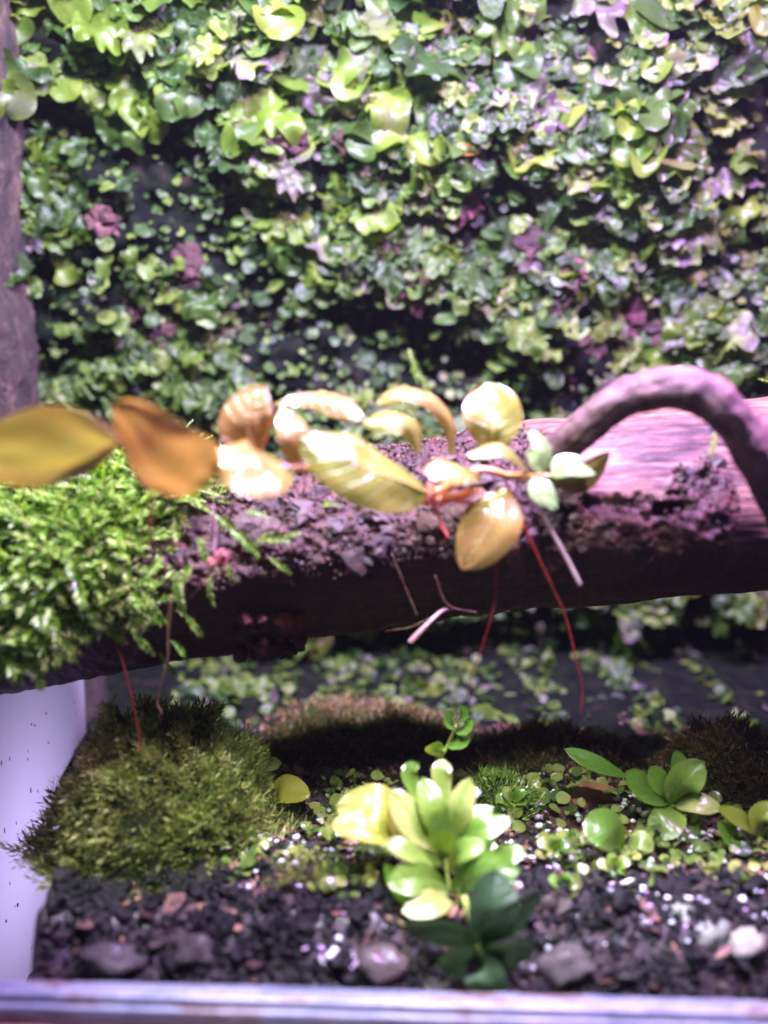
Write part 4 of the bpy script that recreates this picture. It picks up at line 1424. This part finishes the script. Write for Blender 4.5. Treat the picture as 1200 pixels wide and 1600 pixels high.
plant((690, 1420, -3.6), 'bright lime leafy cluster behind the shade-darkened green plant', [
    ([(690, 1360, -3.5), (740, 1330, -3.7), (775, 1300, -3.7)], 34, PL, FU),
    ([(690, 1350, -3.4), (665, 1300, -3.6), (640, 1270, -3.6)], 34, PL, FU),
    ([(700, 1350, -3.4), (730, 1290, -3.4), (770, 1260, -3.2)], 36, PL, FU),
    ([(700, 1340, -3.3), (715, 1250, -3.2), (752, 1235, -3.1)], 34, PL, FU),
    ([(690, 1340, -3.3), (668, 1260, -3.2), (690, 1232, -3.1)], 32, PL, FU),
    ([(700, 1400, -3.9), (760, 1400, -4.3), (800, 1410, -4.3)], 36, PL, FU),
    ([(695, 1400, -3.9), (640, 1400, -4.3), (600, 1350, -4.2)], 36, PL, FU),
    ([(700, 1330, -3.2), (650, 1250, -3.0), (600, 1290, -3.1)], 36, PL, FU),
    ([(700, 1420, -4.0), (660, 1440, -4.6), (640, 1462, -4.6)], 34, PL, FU),
    ([(700, 1380, -3.8), (785, 1340, -4.0), (822, 1330, -4.0)], 34, PL, FU),
    ([(690, 1330, -3.6), (650, 1290, -3.9), (612, 1232, -3.6)], 56, PL, FU),
    ([(690, 1320, -3.6), (680, 1270, -3.9), (660, 1215, -3.5)], 49, PL, (0.1, -0.8, 0.5)),
    ([(695, 1320, -3.6), (715, 1270, -3.8), (735, 1215, -3.5)], 44, PL, (0.1, -0.7, 0.6)),
    ([(700, 1340, -3.6), (745, 1300, -4.0), (800, 1280, -3.9)], 41, PL, FU),
    ([(695, 1345, -3.6), (690, 1310, -4.0), (700, 1268, -4.1)], 44, PL, (-0.1, -0.8, 0.5)),
    ([(690, 1350, -3.7), (650, 1330, -4.2), (600, 1318, -4.3)], 44, PL, FU),
    ([(700, 1390, -4.0), (655, 1372, -4.5), (605, 1380, -4.6)], 56, PL, (0, -0.8, 0.6)),
    ([(705, 1390, -4.0), (750, 1360, -4.5), (812, 1362, -4.7)], 60, PL, (0, -0.75, 0.6)),
    ([(705, 1400, -4.1), (680, 1410, -4.7), (628, 1425, -4.9)], 46, PL, (0, -0.7, 0.7)),
    ([(700, 1360, -3.8), (720, 1330, -4.2), (760, 1322, -4.3)], 40, PL, FU),
    ([(690, 1300, -3.4), (640, 1215, -3.0), (655, 1192, -2.9)], 27, PL, FU),
    ([(700, 1290, -3.4), (690, 1210, -3.1), (705, 1195, -3.0)], 35, PL, FU)],
    [[(705, 1440, -3.9), (700, 1380, -3.8), (692, 1300, -3.6)], [(705, 1440, -3.9), (720, 1400, -4.2), (750, 1370, -4.3)]])

plant((640, 1345, -3.0), 'two large yellow leaves spreading beside the bright lime cluster', [
    ([(640, 1330, -3.0), (600, 1268, -3.4), (525, 1262, -3.3)], 84, PY, FU, dict(b=0.5)),
    ([(640, 1335, -3.0), (590, 1295, -3.7), (516, 1290, -3.8)], 64, PY, (0, -0.5, 0.9), dict(b=0.55)),
    ([(648, 1340, -3.0), (632, 1290, -3.4), (628, 1235, -3.2)], 52, PY, FU)],
    [[(655, 1380, -3.0), (648, 1350, -3.0), (640, 1330, -3.0)]])

plant((690, 1240, -1.6), 'thin upright stalk with tiny round leaves rising against the dark wall foot', [
    ([(690, 1185, -1.6), (680, 1172, -1.8), (684, 1158, -1.9)], 34, PL, (0, -0.8, -1.6)),
    ([(698, 1165, -1.6), (715, 1160, -1.9), (735, 1150, -1.9)], 30, PL, FU),
    ([(712, 1145, -1.6), (725, 1138, -1.9), (738, 1125, -2.0)], 28, PL, FU),
    ([(712, 1140, -1.6), (704, 1128, -1.8), (700, 1110, -1.9)], 26, PL, FU),
    ([(714, 1130, -1.6), (722, 1118, -1.8), (730, 1106, -1.9)], 26, PL, FU)],
    [[(690, 1330, -1.6), (686, 1200, -1.6), (700, 1165, -1.6), (714, 1132, -1.6)]], r=0.055)

plant((405, 1290, 0.6), 'small seedling with three lime leaves behind the moss mound edge', [
    ([(405, 1205, 0.6), (395, 1185, 0.3), (382, 1165, 0.3)], 32, PL, FU),
    ([(406, 1200, 0.6), (412, 1180, 0.4), (415, 1162, 0.3)], 28, PL, FU),
    ([(408, 1203, 0.6), (422, 1195, 0.3), (440, 1192, 0.3)], 26, PL, FU),
    ([(402, 1235, 0.6), (392, 1225, 0.2), (378, 1245, 0.0)], 34, PL, FU)],
    [[(402, 1300, 0.6), (402, 1250, 0.6), (406, 1200, 0.6)]])

plant((440, 1290, 0.0), 'low pair of yellow leaves beside the small seedling', [
    ([(430, 1265, 0.0), (440, 1235, -0.4), (485, 1242, -0.6)], 52, PY, FU),
    ([(425, 1265, 0.0), (415, 1245, -0.4), (400, 1222, -0.2)], 46, PY, FU)], [[(430, 1310, 0.0), (430, 1285, 0.0), (428, 1262, 0.0)]])

plant((1050, 1340, -1.2), 'bright green plant with oval leaves in a cross beside the lavender stone', [
    ([(1050, 1255, -1.2), (1065, 1225, -1.6), (1100, 1190, -1.5)], 58, PL, (0.1, -0.8, 0.5)),
    ([(1050, 1258, -1.2), (1045, 1280, -1.9), (1015, 1305, -2.0)], 58, PL, FU),
    ([(1052, 1258, -1.2), (1085, 1255, -1.7), (1128, 1262, -1.8)], 40, PL, FU),
    ([(1048, 1255, -1.2), (1010, 1235, -1.6), (978, 1205, -1.6)], 50, PL, FU),
    ([(1046, 1250, -1.2), (1030, 1222, -1.3), (1015, 1198, -1.2)], 40, PL, FU),
    ([(985, 1215, -0.8), (935, 1195, -0.9), (880, 1170, -0.7)], 34, PL, FU, dict(b=0.8)),
    ([(1060, 1240, -1.0), (1062, 1205, -1.0), (1058, 1172, -0.8)], 30, PL, FU)],
    [[(1045, 1360, -1.2), (1050, 1310, -1.2), (1050, 1255, -1.2)], [(1050, 1290, -1.2), (1030, 1250, -1.0), (985, 1215, -0.8)]])

plant((950, 1340, -2.6), 'single round green leaf on a short stalk in front of the brown pebble', [
    ([(975, 1325, -2.6), (950, 1298, -3.0), (912, 1282, -2.8)], 64, PL, (0, -0.85, 0.5), dict(b=0.5)),
    ([(980, 1325, -2.6), (1000, 1312, -2.8), (1020, 1330, -2.9)], 36, PL, FU)], [[(975, 1365, -2.6), (978, 1345, -2.6), (976, 1322, -2.6)]])

plant((1185, 1360, -2.0), 'yellow-green forked plant at the floor edge beyond the lavender stone', [
    ([(1185, 1310, -2.0), (1165, 1285, -2.4), (1120, 1262, -2.3)], 34, PY, FU),
    ([(1185, 1310, -2.0), (1190, 1280, -2.3), (1215, 1255, -2.2)], 44, PY, FU),
    ([(1180, 1325, -2.0), (1150, 1310, -2.3), (1122, 1285, -2.3)], 46, PL, FU),
    ([(1182, 1340, -2.0), (1165, 1345, -2.5), (1150, 1365, -2.6)], 32, PY, FU)], [[(1185, 1380, -2.0), (1184, 1345, -2.0), (1186, 1305, -2.0)]])

for k, (px, py, Y, lab) in enumerate(((880, 1390, -3.9, 'tiny lime seedling on gravel between the leafy cluster and dark stone'), (865, 1330, -2.9, 'tiny lime seedling beside the glinting soil right of the leafy cluster'),
                                      (960, 1360, -3.4, 'tiny flat green seedling under the round green leaf'), (800, 1255, -0.6, 'tiny pale seedling standing in the pale fine moss'), (545, 1420, -4.2, 'tiny seedling on dark soil left of the leafy cluster'))):
    lv = []
    for q in range(5):
        an = q * 1.26 + k
        lv.append(([(px, py, Y), (px + 14 * math.cos(an), py - 8 + 8 * math.sin(an), Y - 0.15), (px + 28 * math.cos(an), py - 10 + 18 * math.sin(an), Y - 0.1)], 20, PL, FU, dict(nu=8, nv=4)))
    plant((px, py + 12, Y), lab, lv, [[(px, py + 26, Y), (px, py + 14, Y), (px, py, Y)]], name='seedling', r=0.03)

# ------------------------------------------------------------------ haze volume added for lens glow, lifting the darks
V = [(x, y, z) for z in (-15.5, 23.5) for y in (-23.5, 15.0) for x in (-19.0, 19.0)]
F = [(0, 2, 3, 1), (4, 5, 7, 6), (0, 1, 5, 4), (2, 6, 7, 3), (0, 4, 6, 2), (1, 3, 7, 5)]
m, nt, out = mat("glow_haze")
pv = N(nt, "ShaderNodeVolumePrincipled")
pv.inputs["Color"].default_value = (0.90, 0.88, 1.0, 1)
pv.inputs["Density"].default_value = 0.014
pv.inputs["Anisotropy"].default_value = 0.3
nt.links.new(pv.outputs[0], out.inputs["Volume"])
hz = part('haze', V, F, m, None, smooth=False)
tag(hz, 'thin added haze standing in for lens glow', 'haze', kind='stuff')
